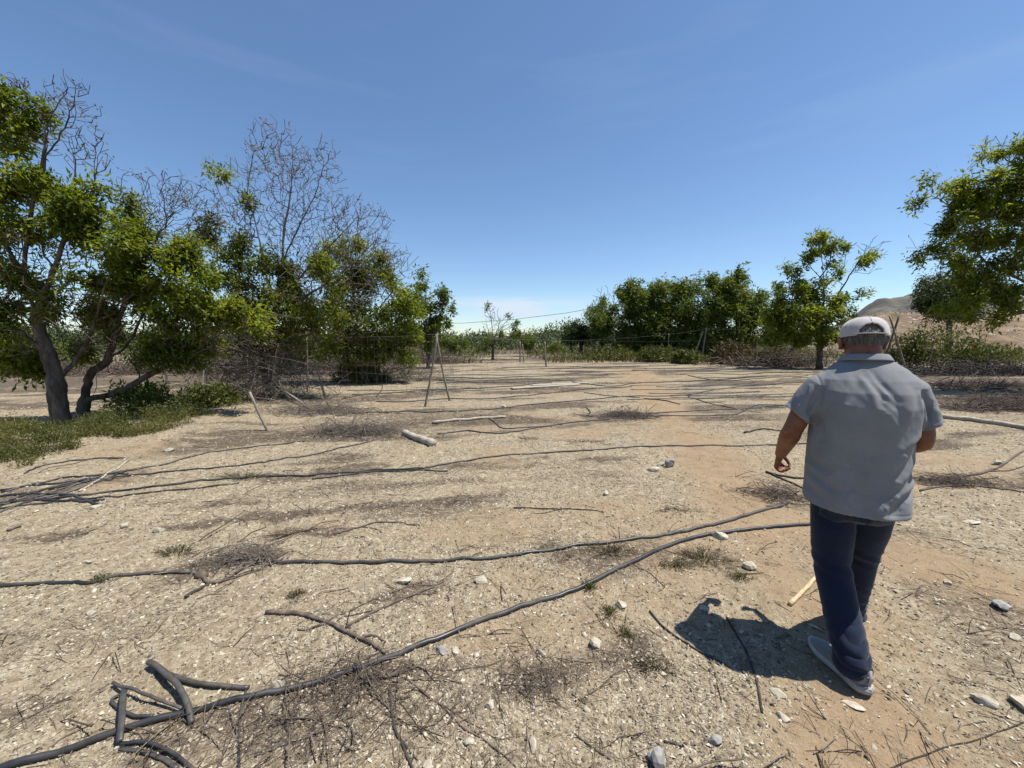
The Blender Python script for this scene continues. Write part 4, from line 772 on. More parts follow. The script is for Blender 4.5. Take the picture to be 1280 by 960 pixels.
for i, (lab, px, py, w, asp, hg, m, rz) in enumerate(SL): stone(lab, px, py, w, asp, hg, m, i, rz)

# ------------------------------------------------------------------ weed tufts on the field
def tuft(label, px, py, w, h, n, mat='weed', seed=0, leafy=True):
    mat = {'leaf': 'weed'}.get(mat, mat); w = (w[0]*1.35, w[1]*1.35); h *= .8; g = G(px, py); rs = np.random.RandomState(800+seed); root = empty('weed', (g[0], g[1], h1(*g))); tag(root, label, 'weed', 'weed tufts on the field'); mb = MB(); tips = []
    for i in range(n):
        a = rs.uniform(0, 2*math.pi); d = rs.uniform(.1, 1); x, y = math.cos(a)*d*w[0], math.sin(a)*d*w[1]; z = h*rs.uniform(.3, 1)*(1.1-d*.6)
        q = spline([(x*.55, y*.55, -.004), (x*.75, y*.7, z*.6), (x, y, z)], 2); mb.tube(q, [.0022, .002, .0018, .0015, .001], 3, cap=False); tips += [q[2], q[3], q[4]]
    mb.build('stems', M['twig'], root)['kind'] = 'stuff'; V, T = leaves(tips[::2], 4, .020, .013, (0, 0, .4), rs); mesh('leaves', V, T, M[mat], root, smooth=False)
for i, a in enumerate([('green and straw weed tuft crossing the long thin hose at the left', 305, 597, (.33, .12), .09, 120, 'weed'), ('dry olive weed tuft above the gnarled root', 222, 694, (.15, .07), .07, 80, 'weed'), ('small bright green weed at the end of the short left hose', 133, 727, (.09, .05), .06, 60, 'weed'),
      ('flat olive weed right of mid field left of the centre', 660, 548, (.17, .08), .05, 60, 'grass_dry'), ('olive creeping weed right of the thick hose', 880, 698, (.22, .12), .07, 170, 'leaf'), ('dark dry weed between the two hoses', 765, 690, (.2, .09), .07, 130, 'leaf_dry'), ('dark weed under the crossing of the thick hose', 737, 735, (.05, .06), .05, 60, 'leaf'),
      ('trailing weed stem leading down from the thick hose', 762, 768, (.045, .07), .03, 60, 'leaf'), ('lower end of the trailing weed by the dark stick', 820, 832, (.1, .06), .035, 80, 'leaf_dry'), ('small dry weed left of the forked branch', 372, 744, (.05, .04), .05, 50, 'leaf_dry'), ('small weed right of the white pair of stones', 850, 640, (.2, .09), .03, 60, 'leaf_dry'),
      ('weed sprig at the right end of the creeping one', 925, 722, (.08, .05), .05, 60, 'leaf'), ('dry weed above the hose at mid field', 727, 552, (.3, .08), .06, 60, 'leaf_dry'), ('greenish weed by the path before the yellow stick', 845, 710, (.12, .08), .05, 80, 'leaf'), ('trailing weed lowest part left of the stick', 782, 795, (.05, .05), .03, 50, 'leaf')]):
    tuft(*a[:6], mat=a[6], seed=i)
print('field', time.time()-T00)

# ------------------------------------------------------------------ posts, wires, netting
def post(label, top, bot, Y, r=.03, mat='post', name='fence_post', group='posts of the wire fence', dY=0):
    a = P(*bot, Y); b = P(*top, Y+dY); z = h1(a.x, a.y)-.1; a.z = z; mb = MB(); q = spline([(0, 0, 0), tuple((b-a)*.5+Vector((rnd.uniform(-.02, .02), 0, 0))), tuple(b-a)], 4); mb.tube(q, np.linspace(r*1.1, r*.85, len(q)), 8); o = mb.build(name, M[mat]); o.location = a; tag(o, label, 'post', group); return b
def YG(px, py): return G(px, py)[1]
tA = post('left leg of the A-shaped pair of pale posts', (547, 416), (530, 508), YG(530, 508), .025); post('right leg of the A-shaped pair of pale posts', (545, 418), (563, 501), YG(563, 501), .026, dY=-.3)
t383 = post('upright thin post left of the leaning one', (383, 418), (384, 490), YG(384, 490), .022); post('leaning post in front of the leafless thicket', (394, 452), (408, 497), YG(408, 497), .03)
post('short leaning stake at the edge of the dark brush', (312, 490), (338, 537), YG(338, 537), .024); t500 = post('slim post between thicket and A-shaped pair', (499, 434), (504, 473), YG(504, 473), .03)
t258 = post('thin post seen behind the left trees', (258, 450), (259, 482), YG(259, 482), .03, 'post_dark'); t207 = post('thin dark post seen under the leaning trunk', (207, 450), (208, 480), YG(208, 480), .03, 'post_dark')
t682 = post('single short post at the far centre of the field', (681, 427), (683, 458), YG(683, 458), .045); t652 = post('one of two close far posts left of the single centre one', (650, 427), (650, 452), YG(650, 452), .05); post('second of the two close far posts', (653, 430), (655, 452), YG(655, 452), .045)
t740 = post('leaning far post right of the centre', (738, 424), (748, 448), YG(748, 448), .06); post('second leaning far post left of that', (713, 434), (720, 447), YG(720, 447), .05); post('small slanted stake beside the leaning far posts', (722, 435), (728, 447), YG(728, 447), .05)
t835 = post('thin dark far post left of the pale pair', (836, 417), (835, 452), YG(835, 452), .035, 'post_dark'); t880 = post('upright post of the pale pair on the right side', (883, 410), (877, 450), YG(880, 452), .06); post('slanted brace of the pale pair on the right side', (879, 414), (864, 451), YG(866, 452), .06, 'post')
t1113 = post('long leaning post crossing near the head of the man', (1112, 395), (1135, 451), YG(1135, 452)*.72, .045, 'post'); post('short dark post crossing the long leaning one', (1125, 392), (1106, 420), YG(1135, 452)*.73, .05, 'post_dark')
post('thin upright stake left of the man before the leafy tree', (1022, 425), (1022, 450), YG(1022, 451), .03, 'post_dark'); post('small pale stake behind the shoulder of the man', (1168, 432), (1157, 452), 17, .02, 'post')
q = lay([(310, 491), (345, 497), (385, 512)], .03, 5); q[:, 2] += np.linspace(.55, .0, len(q)); mb = MB(); mb.tube(q-q[0], .028, 7); o = mb.build('fallen_post', M['post']); o.location = q[0]; tag(o, 'pale post fallen against the dark brush above the short stake', 'post', 'posts of the wire fence')

wp = [P(-200, 455, 13.5), P(100, 432, 12.5), Vector((t383.x-3.5, t383.y+1, 1.75)), t383, tA, P(682, 424, 23), P(740, 424, 27), t835, t880, P(1000, 411, 22), t1113, P(1400, 380, 17)]
def wire(label, pts, r, sag=.06, name='fence_wire', mat='wire', cat='wire', group=None):
    mb = MB(); c = Vector(pts[0])
    for a, b in zip(pts[:-1], pts[1:]):
        t = np.linspace(0, 1, 9)[:, None]; q = np.array(a)*(1-t)+np.array(b)*t; q[:, 2] -= 4*sag*(t*(1-t))[:, 0]; mb.tube(q-np.array(c), r, 4, cap=False)
    o = mb.build(name, M[mat]); o.location = c; return tag(o, label, cat, group)
wire('top wire strung along all the fence posts', [w+Vector((0, 0, -.03)) for w in wp], .004)
wire('lower wire of the fence, knee height', [Vector((w.x, w.y, .75)) for w in wp[2:9]], .003)
def net(label, a, b, zt, zb, dx, dz, r):
    a = Vector(a); b = Vector(b); L_ = (b-a).length; n = int(L_/dx); mb = MB(); rs = np.random.RandomState(int(L_*10))
    for i in range(n+1):
        t = i/n; x, y = a.x+(b.x-a.x)*t, a.y+(b.y-a.y)*t; o0 = rs.normal(0, .03); mb.tube([(x-a.x+o0, y-a.y, zt-.05*math.sin(t*math.pi)), (x-a.x+rs.normal(0, .05), y-a.y+rs.normal(0, .04), (zt+zb)/2), (x-a.x+rs.normal(0, .06), y-a.y, zb)], r, 3, cap=False)
    z = zb
    while z < zt:
        q = [((b.x-a.x)*t, (b.y-a.y)*t+rs.normal(0, .03), z+rs.normal(0, .02)-.06*math.sin(t*math.pi)) for t in np.linspace(0, 1, 14)]; mb.tube(q, r*.9, 3, cap=False); z += dz
    o = mb.build('netting', M['net']); o.location = (a.x, a.y, 0); return tag(o, label, 'netting', 'sagging netting hung on the fence wires')
net('netting panel between the thin upright post and the A-shaped pair', (t383.x, t383.y, 0), (tA.x, tA.y+.3, 0), 1.72, .25, .22, .7, .0022)
net('far netting panel running from the A-shaped pair to the centre posts', (tA.x, tA.y+.3, 0), (t682.x, t682.y, 0), 1.65, .2, .7, .9, .003)
net('netting panel left of the thin upright post behind the brush', wp[2], (t383.x, t383.y, 0), 1.7, .2, .25, .5, .0028)
net('far netting panel between the centre post and the pale pair', (t682.x, t682.y, 0), (t880.x, t880.y, 0), 1.6, .3, 1.6, 1.2, .003)
# utility pole and cable beyond the trees
pb = P(858, 440, 58); pb.z = -.3; pt = P(859, 346, 58); root = empty('utility_pole', pb); tag(root, 'dark utility pole rising above the tree line on the right', 'pole'); mb = MB(); mb.tube([(0, 0, 0), tuple(pt-pb)], [.17, .12], 10); mb.build('shaft', M['post_dark'], root)
mb = MB(); mb.tube([(-.5, 0, pt.z-pb.z-.5), (.5, 0, pt.z-pb.z-.5)], .05, 5); mb.build('crossarm', M['post_dark'], root)
wire('long cable sagging across the sky in the centre gap', [P(380, 392, 80), P(858, 362, 58)], .035, 3.4, 'overhead_cable', 'post_dark', 'cable')
print('fence', time.time()-T00)

# ------------------------------------------------------------------ the man, seen from behind, walking away
def skin_mat(name, c0, c1, rough=.55):
    m, n, l, b = new_mat(name, rough, .35); f = noise(n, l, 30, 5); l.new(ramp(n, l, f, [(.3, c0), (.7, c1)]), b.inputs['Base Color']); b.inputs['Subsurface Weight'].default_value = .08; b.inputs['Subsurface Radius'].default_value = (.01, .004, .002); bump(n, l, b, noise(n, l, 220, 3), .25, .001); return m
def cloth_mat(name, c0, c1, weave, rough=.9, sheen=.3, bs=.35, stretch=None):
    m, n, l, b = new_mat(name, rough, .15); f = noise(n, l, weave, 4, .8, stretch=stretch); f2 = noise(n, l, 7, 5, .6)
    c = ramp(n, l, f, [(.25, c0), (.75, c1)]); c = mix(n, l, .25, c, ramp(n, l, f2, [(.3, tuple(x*.8 for x in c0)), (.7, tuple(min(1, x*1.1) for x in c1))]))
    l.new(c, b.inputs['Base Color']); b.inputs['Sheen Weight'].default_value = sheen; b.inputs['Sheen Roughness'].default_value = .5; bump(n, l, b, f, bs, .0008); return m
M['skin'] = skin_mat('skin_tanned', (.13, .05, .024), (.21, .088, .045))
M['shirt'] = cloth_mat('shirt_heather_grey', (.115, .119, .127), (.24, .246, .256), 380, .95, .05, .6)
M['jeans'] = cloth_mat('jeans_indigo', (.003, .006, .015), (.012, .021, .046), 300, .85, .15, .5, (1, 1, .3))
M['cap'] = cloth_mat('cap_faded', (.25, .235, .23), (.50, .47, .46), 300)
M['hair'] = simple('hair_grey', [(.3, (.05, .042, .038)), (.55, (.16, .145, .13)), (.75, (.4, .38, .35))], 90, .6, .4, 1, .004, (1, 1, .25))
M['shoe'] = cloth_mat('shoe_grey_knit', (.12, .117, .11), (.20, .195, .185), 260)
M['sole'] = simple('shoe_sole_white', [(.3, (.24, .23, .215)), (.7, (.38, .365, .34))], 20, .6, .3, .2, .002)
M['dark'] = simple('dark_rubber', [(.3, (.02, .02, .02)), (.7, (.05, .045, .04))], 20, .7, .3, .2, .002)
YAW = -math.radians(27); PX, PY = 1.70, 1.84
man = empty('person', (PX, PY, h1(PX, PY)), YAW)
tag(man, 'man seen from behind in grey polo shirt, dark blue jeans and pale cap, walking away', 'person')
def remesh(mb, voxel, name, mat, parent, smooth_it=3, fn=None, sub=0):
    o = mb.build(name, mat, None); md = o.modifiers.new('r', 'REMESH'); md.mode = 'VOXEL'; md.voxel_size = voxel; md.use_smooth_shade = True
    if smooth_it: s_ = o.modifiers.new('s', 'SMOOTH'); s_.iterations = smooth_it; s_.factor = .6
    dg = bpy.context.evaluated_depsgraph_get(); me = bpy.data.meshes.new_from_object(o.evaluated_get(dg)); old = o.data; o.modifiers.clear(); o.data = me; bpy.data.meshes.remove(old)
    me.materials.clear(); me.materials.append(mat)
    n = len(me.vertices); co = np.empty(n*3, np.float32); me.vertices.foreach_get('co', co); co = co.reshape(-1, 3).astype(float)
    if fn is not None:
        nr = np.empty(n*3, np.float32); me.vertices.foreach_get('normal', nr); nr = nr.reshape(-1, 3).astype(float)
        co = fn(co, nr); me.vertices.foreach_set('co', co.astype(np.float32).ravel()); me.update()
    me.polygons.foreach_set('use_smooth', np.ones(len(me.polygons), bool)); o.parent = parent; return o
# joints, man's own axes: x right, y forward, z up
LSH, LEL, LWR = (-.170, .0, 1.39), (-.268, -.01, 1.12), (-.28, .19, .935)
RSH, REL, RWR = (.166, .0, 1.395), (.222, .0, 1.115), (.10, .24, 1.12)
HD = (-.0, .085, 1.582)
b = MB()
b.loft([(0, 0, .80, .12, .09), (0, 0, .86, .165, .12), (0, 0, .98, .18, .13), (0, .01, 1.15, .185, .135), (0, .0, 1.3, .19, .12), (0, .0, 1.40, .17, .09), (0, .015, 1.45, .10, .07)], 24)
b.tube(spline([(0, .0, 1.40), (0, .022, 1.47), (0, .05, 1.54), (0, .06, 1.60)], 3), np.linspace(.070, .062, 10), 20)
for sh_, el, wr in ((LSH, LEL, LWR), (RSH, REL, RWR)):
    q = spline([tuple(np.array(sh_)+[0, 0, -.03]), tuple((np.array(sh_)+el)/2), el, tuple((np.array(el)+wr)/2), wr], 5); b.tube(q, np.interp(np.linspace(0, 1, len(q)), [0, .25, .48, .58, .72, 1], [.038, .052, .043, .047, .042, .028]), 18); b.ball(np.array(sh_)+[0, 0, -.04], .040)
# head: skull, jaw, nose, brow, ears, lips, chin
b.ball((0, HD[1]-.005, HD[2]+.03), (.077, .096, .093), 24, 16); b.ball((0, HD[1]+.03, HD[2]-.045), (.06, .062, .072), 20, 12); b.ball((0, HD[1]+.075, HD[2]-.088), (.03, .026, .022))
b.ball((0, HD[1]+.106, HD[2]-.02), (.013, .018, .026)); b.ball((0, HD[1]+.112, HD[2]-.034), (.018, .014, .011)); b.ball((0, HD[1]+.09, HD[2]+.018), (.05, .014, .010)); b.ball((0, HD[1]+.093, HD[2]-.062), (.024, .010, .006)); b.ball((0, HD[1]+.091, HD[2]-.071), (.021, .010, .006))
for s_ in (-1, 1):
    b.ball((s_*.033, HD[1]+.087, HD[2]+.002), (.014, .008, .008)); b.ball((s_*.046, HD[1]+.07, HD[2]-.03), (.022, .02, .018))
    b.ball((s_*.086, HD[1]+.0, HD[2]-.012), (.009, .02, .031), rot=(0, s_*.25, 0)); b.ball((s_*.090, HD[1]-.006, HD[2]+.004), (.008, .02, .018), rot=(0, s_*.35, 0)); b.ball((s_*.084, HD[1]+.0, HD[2]-.036), (.009, .011, .011))
b.ball((0, HD[1]-.055, HD[2]-.045), (.06, .045, .05), 16, 10)
def hand(b, wr, d, palm, side, curl):
    """wr wrist, d pointing direction, palm = palm normal, side = direction of the thumb"""
    d = np.array(d, float); d /= np.linalg.norm(d); p = np.array(palm, float); p -= d*np.dot(p, d); p /= np.linalg.norm(p); s = np.cross(d, p); s *= 1 if np.dot(s, side) > 0 else -1; w = np.array(wr, float)
    for k in (-1.2, -.4, .4, 1.2):
        b.tube([w-d*.012+s*k*.010, w+d*.03+s*k*.017, w+d*.088+s*k*.0195], [.0165, .0155, .0125], 10)
    for k, (ln, off) in enumerate(zip((.070, .079, .074, .060), (1.5, .5, -.5, -1.5))):
        q = w+d*.086+s*off*.0195; dd = d.copy(); pts = [q-d*.02, q]; a = 0
        for j, f in enumerate((.46, .31, .23)):
            a += curl[j]*(1+.08*k); dd = d*math.cos(a)+p*math.sin(a); q = q+dd*ln*f; pts.append(q.copy())
        b.tube(spline(pts, 3), np.linspace(.0095, .0068, 13), 9); b.ball(pts[-1], .0068, 8, 6)
    q = w+d*.028+s*.026; t1 = q+d*.03+s*.024+p*.012; t2 = t1+d*.026+s*.004+p*.02; t3 = t2+d*.012-s*.010+p*.018; b.tube(spline([w+s*.012+d*.01, q, t1, t2, t3], 3), np.linspace(.0155, .0085, 13), 9); b.ball(t3, .0085, 8, 6)
fa = np.array(LWR)-LEL; hand(b, LWR, fa/np.linalg.norm(fa)+np.array([.0, -.10, -.35]), (.9, -.25, -.3), (.1, .8, .5), (.75, .95, .7))
fa = np.array(RWR)-REL; hand(b, RWR, fa/np.linalg.norm(fa)+np.array([-.3, .2, .1]), (-.6, -.2, .5), (-.1, .1, 1), (.6, .8, .6))
# legs
LH, LK, LA = (-.080, .0, .82), (-.062, -.03, .46), (-.010, -.235, .105)
RH, RK, RA = (.080, .0, .82), (.095, .13, .47), (.105, .235, .10)
for a, k, c in ((LH, LK, LA), (RH, RK, RA)): q = spline([a, tuple((np.array(a)+k)/2), k, tuple((np.array(k)+c)/2), c], 4); b.tube(q, np.interp(np.linspace(0, 1, len(q)), [0, .5, .7, 1], [.085, .055, .055, .036]), 16)
for (ax, ay, az), yaw in ((LA, .12), (RA, -.1)):
    f = np.array([-math.sin(yaw), math.cos(yaw), 0]); b.tube([np.array([ax, ay, az]), np.array([ax, ay, .055])-f*.01, np.array([ax, ay, .045])+f*.09, np.array([ax, ay, .035])+f*.15], [.036, .034, .032, .02], 12)
body = remesh(b, .0045, 'body', M['skin'], man, 2)

def creases(lines):
    """lines: (x0,z0,x1,z1,width,amp[,side]) folds drawn on the cloth in the man's x-z plane, side -1 back, +1 front, 0 both"""
    def f(co, nr):
        d = np.zeros(len(co))
        for ln in lines:
            x0, z0, x1, z1, w, a = ln[:6]; sd = ln[6] if len(ln) > 6 else -1
            vx, vz = x1-x0, z1-z0; L2 = vx*vx+vz*vz; xx = co[:, 0]+.012*np.sin(co[:, 2]*23+x0*40); t = ((xx-x0)*vx+(co[:, 2]-z0)*vz)/L2; tt = np.clip(t, 0, 1)
            dist = ((xx-x0-tt*vx)*vz-(co[:, 2]-z0-tt*vz)*vx)/math.sqrt(L2); dd = np.hypot(xx-x0-tt*vx, co[:, 2]-z0-tt*vz); sg = np.sign(dist); u = dd/w
            prof = np.exp(-u*u) - .55*np.exp(-((u*sg-1.6)/.9)**2) if True else 0
            m = np.sin(np.pi*np.clip(t*.9+.05, 0, 1))**.6; msk = 1 if sd == 0 else np.clip(nr[:, 1]*sd*1.6+.3, 0, 1); d += -1.5*a*prof*m*msk
        return d
    return f
rsn = lambda x, y, s: fbm(x, y, 3, s)
# polo shirt
s = MB(); SLV = []
# closed at the top, hollow at the hem: outer shell down, inner wall back up
s.loft([(0, -.005, 1.02, 0.1480, .12), (0, -.015, .82, 0.1832, .158, 2.3), (0, -.022, .785, 0.1924, .170, 2.3), (0, -.022, .776, 0.1970, .176, 2.3), (0, -.022, .783, 0.2016, .182, 2.3), (0, -.018, .82, 0.1998, .181, 2.3), (0, -.008, .90, 0.1989, .180, 2.25), (0, .0, 1.0, 0.1980, .180, 2.2), (0, .0, 1.1, 0.1970, .180, 2.2), (0, -.006, 1.2, 0.1989, .176, 2.2), (0, -.012, 1.28, 0.1998, .166, 2.2), (0, -.010, 1.345, 0.1961, .148, 2.1), (0, -.002, 1.40, 0.1882, .122), (0, .010, 1.445, 0.1519, .095), (0, .022, 1.478, 0.1078, .078), (0, .03, 1.505, 0.0735, .065)], 48)
for sx_, sh_, el, k in ((-1, LSH, LEL, .70), (1, RSH, REL, .74)):
    a = np.array(sh_)+np.array([-sx_*.05, 0, -.015]); e = np.array(sh_)*(1-k)+np.array(el)*k+np.array([sx_*.012, 0, 0]); e2 = e+(e-a)*.02
    SLV.append((a, e)); inn = a*.35+e*.65
    q = np.array([a, a*.78+e*.22+np.array([sx_*.012, 0, .006]), a*.45+e*.55+np.array([sx_*.006, 0, .0]), a*.15+e*.85, e, e2, e, a*.2+e*.8, inn]); s.tube(q, [.070, .081, .082, .081, .078, .075, .070, .066, .02], 32)
folds = [(-.235, 1.30, -.17, 1.10, .020, .009), (-.20, 1.36, -.21, 1.22, .016, .010), (-.16, 1.33, -.19, 1.05, .022, .006), (.235, 1.31, .18, 1.12, .020, .009), (.20, 1.36, .215, 1.22, .015, .010), (.165, 1.36, .12, 1.12, .026, .006),
         (-.02, 1.44, .03, 1.27, .018, .0065), (.01, 1.445, .075, 1.31, .014, .0055), (-.06, 1.43, -.085, 1.30, .018, .004), (.05, 1.34, .10, 1.25, .016, .005), (.03, 1.30, .09, 1.22, .015, .004),
         (.00, 1.20, .07, .86, .045, .007), (-.06, 1.15, -.03, .82, .05, .006), (.20, 1.10, .09, .97, .022, .008), (.215, 1.02, .10, .90, .022, .008), (.22, .93, .08, .84, .02, .008), (.21, 1.16, .14, 1.08, .02, .007), (.15, .86, .06, .79, .018, .006),
         (-.21, 1.02, -.12, .96, .022, .006), (-.22, .95, -.11, .87, .02, .007), (-.23, .88, -.13, .80, .018, .006), (-.2, .80, -.15, .76, .02, .004), (.1, .82, .13, .75, .02, .005), (-.02, .83, -.03, .76, .025, .004),
         (-.27, 1.36, -.30, 1.20, .014, .006, 0), (-.32, 1.33, -.29, 1.19, .013, .005, 0), (.27, 1.37, .29, 1.19, .014, .006, 0), (.31, 1.33, .33, 1.22, .012, .004, 0), (.25, 1.30, .30, 1.26, .012, .004, 0), (-.24, 1.29, -.30, 1.25, .012, .004, 0)]
cf = creases(folds)
def shirt_fn(co, nr):
    d = cf(co, nr)+.005*rsn(co[:, 0]*7+co[:, 2]*3, co[:, 2]*4-co[:, 1]*4, 400)+.0030*rsn(co[:, 0]*16+co[:, 2]*10, co[:, 2]*9-co[:, 1]*8, 410)-.0035*np.exp(-(rsn(co[:, 0]*9+co[:, 2]*5+3, co[:, 2]*6-co[:, 0]*3, 420)/.035)**2)*np.clip(.3+rsn(co[:, 0]*3, co[:, 2]*3, 430)*2.5, 0, 1)
    d -= .0022*np.exp(-((co[:, 2]-.803-.0)/.0035)**2)*(abs(co[:, 0]) < .24)
    xa = .178+.02*np.clip((1.33-co[:, 2])/.1, -1, 1)**2; d -= .0035*np.exp(-((abs(co[:, 0])-xa)/.0045)**2)*np.clip((co[:, 2]-1.24)/.03, 0, 1)
    for a_, e_ in SLV:
        ax = (e_-a_)/np.linalg.norm(e_-a_); tt = (co-e_) @ ax; d -= .002*np.exp(-((tt+.022)/.0035)**2)*(abs(co[:, 0]) > .2)
    d += .006*np.clip((.86-co[:, 2])/.1, 0, 1)*np.sin(np.arctan2(co[:, 1], co[:, 0])*9+1)
    d *= np.clip((co[:, 2]-.765)/.06, .25, 1); d *= np.where(abs(co[:, 0]) > .225, .55, 1)
    return co+nr*d[:, None]
shirt = remesh(s, .0042, 'polo_shirt', M['shirt'], man, 6, shirt_fn)
# collar: folded band, hem stitches
c = MB(); th = np.linspace(-.25*math.pi, 1.25*math.pi, 40)+math.pi
cen = np.array([0, .030, 1.50]); ring = []
for t in np.linspace(-1.02*math.pi, .02*math.pi, 44):
    x, y = math.cos(t), math.sin(t); back = max(0, -y); row = []
    for r, z in ((.100, -.034), (.100, -.027), (.088, -.008), (.081, .003), (.077, -.002), (.075, -.02)): row.append((x*r*1.05, .028+y*r*.93-back*.004*(1 if z < -.01 else 0), 1.508+z+.014*back+.004*abs(x)))
    ring.append(row)
ring = np.array(ring); n_, k_ = ring.shape[:2]; i, j = np.meshgrid(np.arange(n_-1), np.arange(k_), indexing='ij'); j2 = (j+1) % k_
c.add(ring.reshape(-1, 3), np.stack([i*k_+j, i*k_+j2, (i+1)*k_+j2, (i+1)*k_+j], -1).reshape(-1, 4)); col_ = c.build('collar', M['shirt'], shirt); 
sd = col_.modifiers.new('sub', 'SUBSURF'); sd.levels = 1; sd.render_levels = 1

# jeans
j_ = MB()
j_.loft([(0, -.005, 1.0, .15, .10), (0, -.008, .92, .165, .12, 2.2), (0, -.018, .84, .166, .142, 2.3), (0, -.015, .77, .166, .138, 2.3), (0, -.01, .73, .15, .12), (0, 0, .70, .11, .08)], 36)
for a, k, c_, sd_ in ((LH, LK, LA, -1), (RH, RK, RA, 1)):
    cc = np.array(c_); q = spline([(a[0], a[1]-.01, .80), tuple((np.array(a)+k)/2+np.array([0, -.01, 0])), k, tuple((np.array(k)+cc)/2), tuple(cc+np.array([0, -.005, .02])), tuple(cc+np.array([0, 0, -.045]))], 6)
    j_.tube(q, np.interp(np.linspace(0, 1, len(q)), [0, .2, .4, .6, .8, .93, 1], [.090, .090, .078, .074, .068, .071, .073]), 28)
rsj = np.random.RandomState(5)
def jeans_fn(co, nr):
    x, y, z = co.T; d = .005*rsn(x*9, z*5+y*5, 500)+.003*rsn(x*22+3, z*26+y*9, 510)*np.clip(1.2-abs(z-.47)*7, .25, 1)
    low = np.clip((.34-z)/.2, 0, 1); ph = z*62+np.sin(np.arctan2(y, x)*2+z*9)*1.4+3*rsn(x*9, y*9, 512); d += low*.0055*(np.abs(np.sin(ph))**.8*2-1)*(.5+1.2*np.abs(rsn(x*14, z*10, 515)))+low*.004*rsn(x*20+y*20, z*30, 516)
    kn = np.exp(-((z-.46)/.05)**2); d += kn*.004*np.sin(z*90+x*25)
    seat = np.clip(-nr[:, 1]*1.5, 0, 1)*np.exp(-((z-.71)/.035)**2); d -= .008*seat*np.abs(np.sin(x*16+z*20+1.2)); d -= .012*np.exp(-(x/.012)**2)*np.clip((z-.70)/.1, 0, 1)*(nr[:, 1] < 0)
    return co+nr*d[:, None]
jeans = remesh(j_, .0055, 'jeans', M['jeans'], man, 4, jeans_fn)
jm = cloth_mat('jeans_seam', (.005, .009, .022), (.018, .028, .055), 300, .85, .1); M['jseam'] = jm
from mathutils.bvhtree import BVHTree
bv = BVHTree.FromPolygons([v.co for v in jeans.data.vertices], [tuple(p.vertices) for p in jeans.data.polygons])
for sx_ in (-1, 1):   # back pockets lie on the seat
    V = []; F = []; n_ = 9
    for l_ in (.0045, -.002):
        for i in range(n_):
            for k in range(n_):
                u = (i/(n_-1)-.5)*.112; w = (k/(n_-1)-.55)*.13*(1 if k else 1); w -= (.02*(1-abs(u)/.056) if k == 0 else 0); o_ = Vector((sx_*.085+u, -.6, .79+w)); hit = bv.ray_cast(o_, Vector((0, 1, 0)))
                p = hit[0] if hit[0] else Vector((o_.x, -.1, o_.z)); q = p+(hit[1] if hit[1] else Vector((0, -1, 0)))*l_; V.append(tuple(q))
    for l_ in (0, 1):
        for i in range(n_-1):
            for k in range(n_-1):
                q = l_*n_*n_+i*n_+k; f = (q, q+n_, q+n_+1, q+1); F.append(f if l_ == 0 else f[::-1])
    bd = [i*n_ for i in range(n_)]+[(n_-1)*n_+k for k in range(1, n_)]+[i*n_+n_-1 for i in range(n_-2, -1, -1)]+[k for k in range(n_-2, 0, -1)]
    for a_, b_ in zip(bd, bd[1:]+bd[:1]): F.append((a_, b_, b_+n_*n_, a_+n_*n_)[::-1])
    mesh('pocket', V, F, jm, jeans)
# cap
cpz = HD[2]+.045
def cap_shell(r, h, z0, n=100, m=26, t=.004):
    V = []; F = []
    for lay_, (dr) in enumerate((0, -t)):
        for i in range(m+1):
            a = i/m*math.pi/2; rr = math.cos(a)**.62 if i < m else 0; hz = math.sin(a)**.92
            for k in range(n):
                th = 2*math.pi*k/n; V.append(((r[0]+dr)*rr*math.cos(th), HD[1]-.006+(r[1]+dr)*rr*math.sin(th)+.004, z0+(h+dr)*hz))
    def idx(l_, i, k): return l_*(m+1)*n+i*n+k % n
    hole = lambda i, k: (((i+.5)/m/.37)**2+((((k+.5)/n*360)-270)/31)**2) < 1
    for i in range(m):
        for k in range(n):
            if hole(i, k): continue
            F.append((idx(0, i, k), idx(0, i, k+1), idx(0, i+1, k+1), idx(0, i+1, k))); F.append((idx(1, i, k), idx(1, i+1, k), idx(1, i+1, k+1), idx(1, i, k+1)))
            for (a_, b_, di, dk) in (((i, k), (i, k+1), -1, 0), ((i+1, k+1), (i+1, k), 1, 0), ((i, k+1), (i+1, k+1), 0, 1), ((i+1, k), (i, k), 0, -1)):
                ni, nk = i+di, (k+dk) % n
                if ni < 0 or (ni < m and hole(ni, nk)): F.append((idx(0, *b_), idx(0, *a_), idx(1, *a_), idx(1, *b_)))
    return V, F
V, F = cap_shell((.094, .110), .100, cpz-.022)
cap = mesh('cap', V, F, M['cap'], man); cap.matrix_basis = Matrix.Translation((0, HD[1]-.008, cpz-.020)) @ Matrix.Rotation(-.14, 4, 'X') @ Matrix.Translation((0, -HD[1], -cpz+.01))
P0 = np.array([0, HD[1]-.002, cpz-.022])
seam = MB()
for a in (0, 60, 120, 180, 240, 300):
    a = math.radians(a+30); q = [P0+np.array([.0945*math.cos(t)**.62*math.cos(a), .1105*math.cos(t)**.62*math.sin(a), .1005*math.sin(t)**.92]) for t in np.linspace(.75 if abs(math.degrees(a) % 360-270) < 5 else .03, 1.5, 10)]; seam.tube(q, .0016, 5)
seam.build('seam', M['cap'], cap); mb = MB(); mb.ball(P0+np.array([0, 0, .101]), (.009, .009, .005), 10, 6); mb.build('button', M['cap'], cap)
mb = MB(); q = [P0+np.array([.0955*math.cos(t), .1115*math.sin(t), .008]) for t in np.linspace(math.radians(234), math.radians(306), 12)]; mb.tube(q, .011, 8, flat=.22); st = mb.build('strap', M['cap'], cap)
V = []; F = []; nn_ = 17
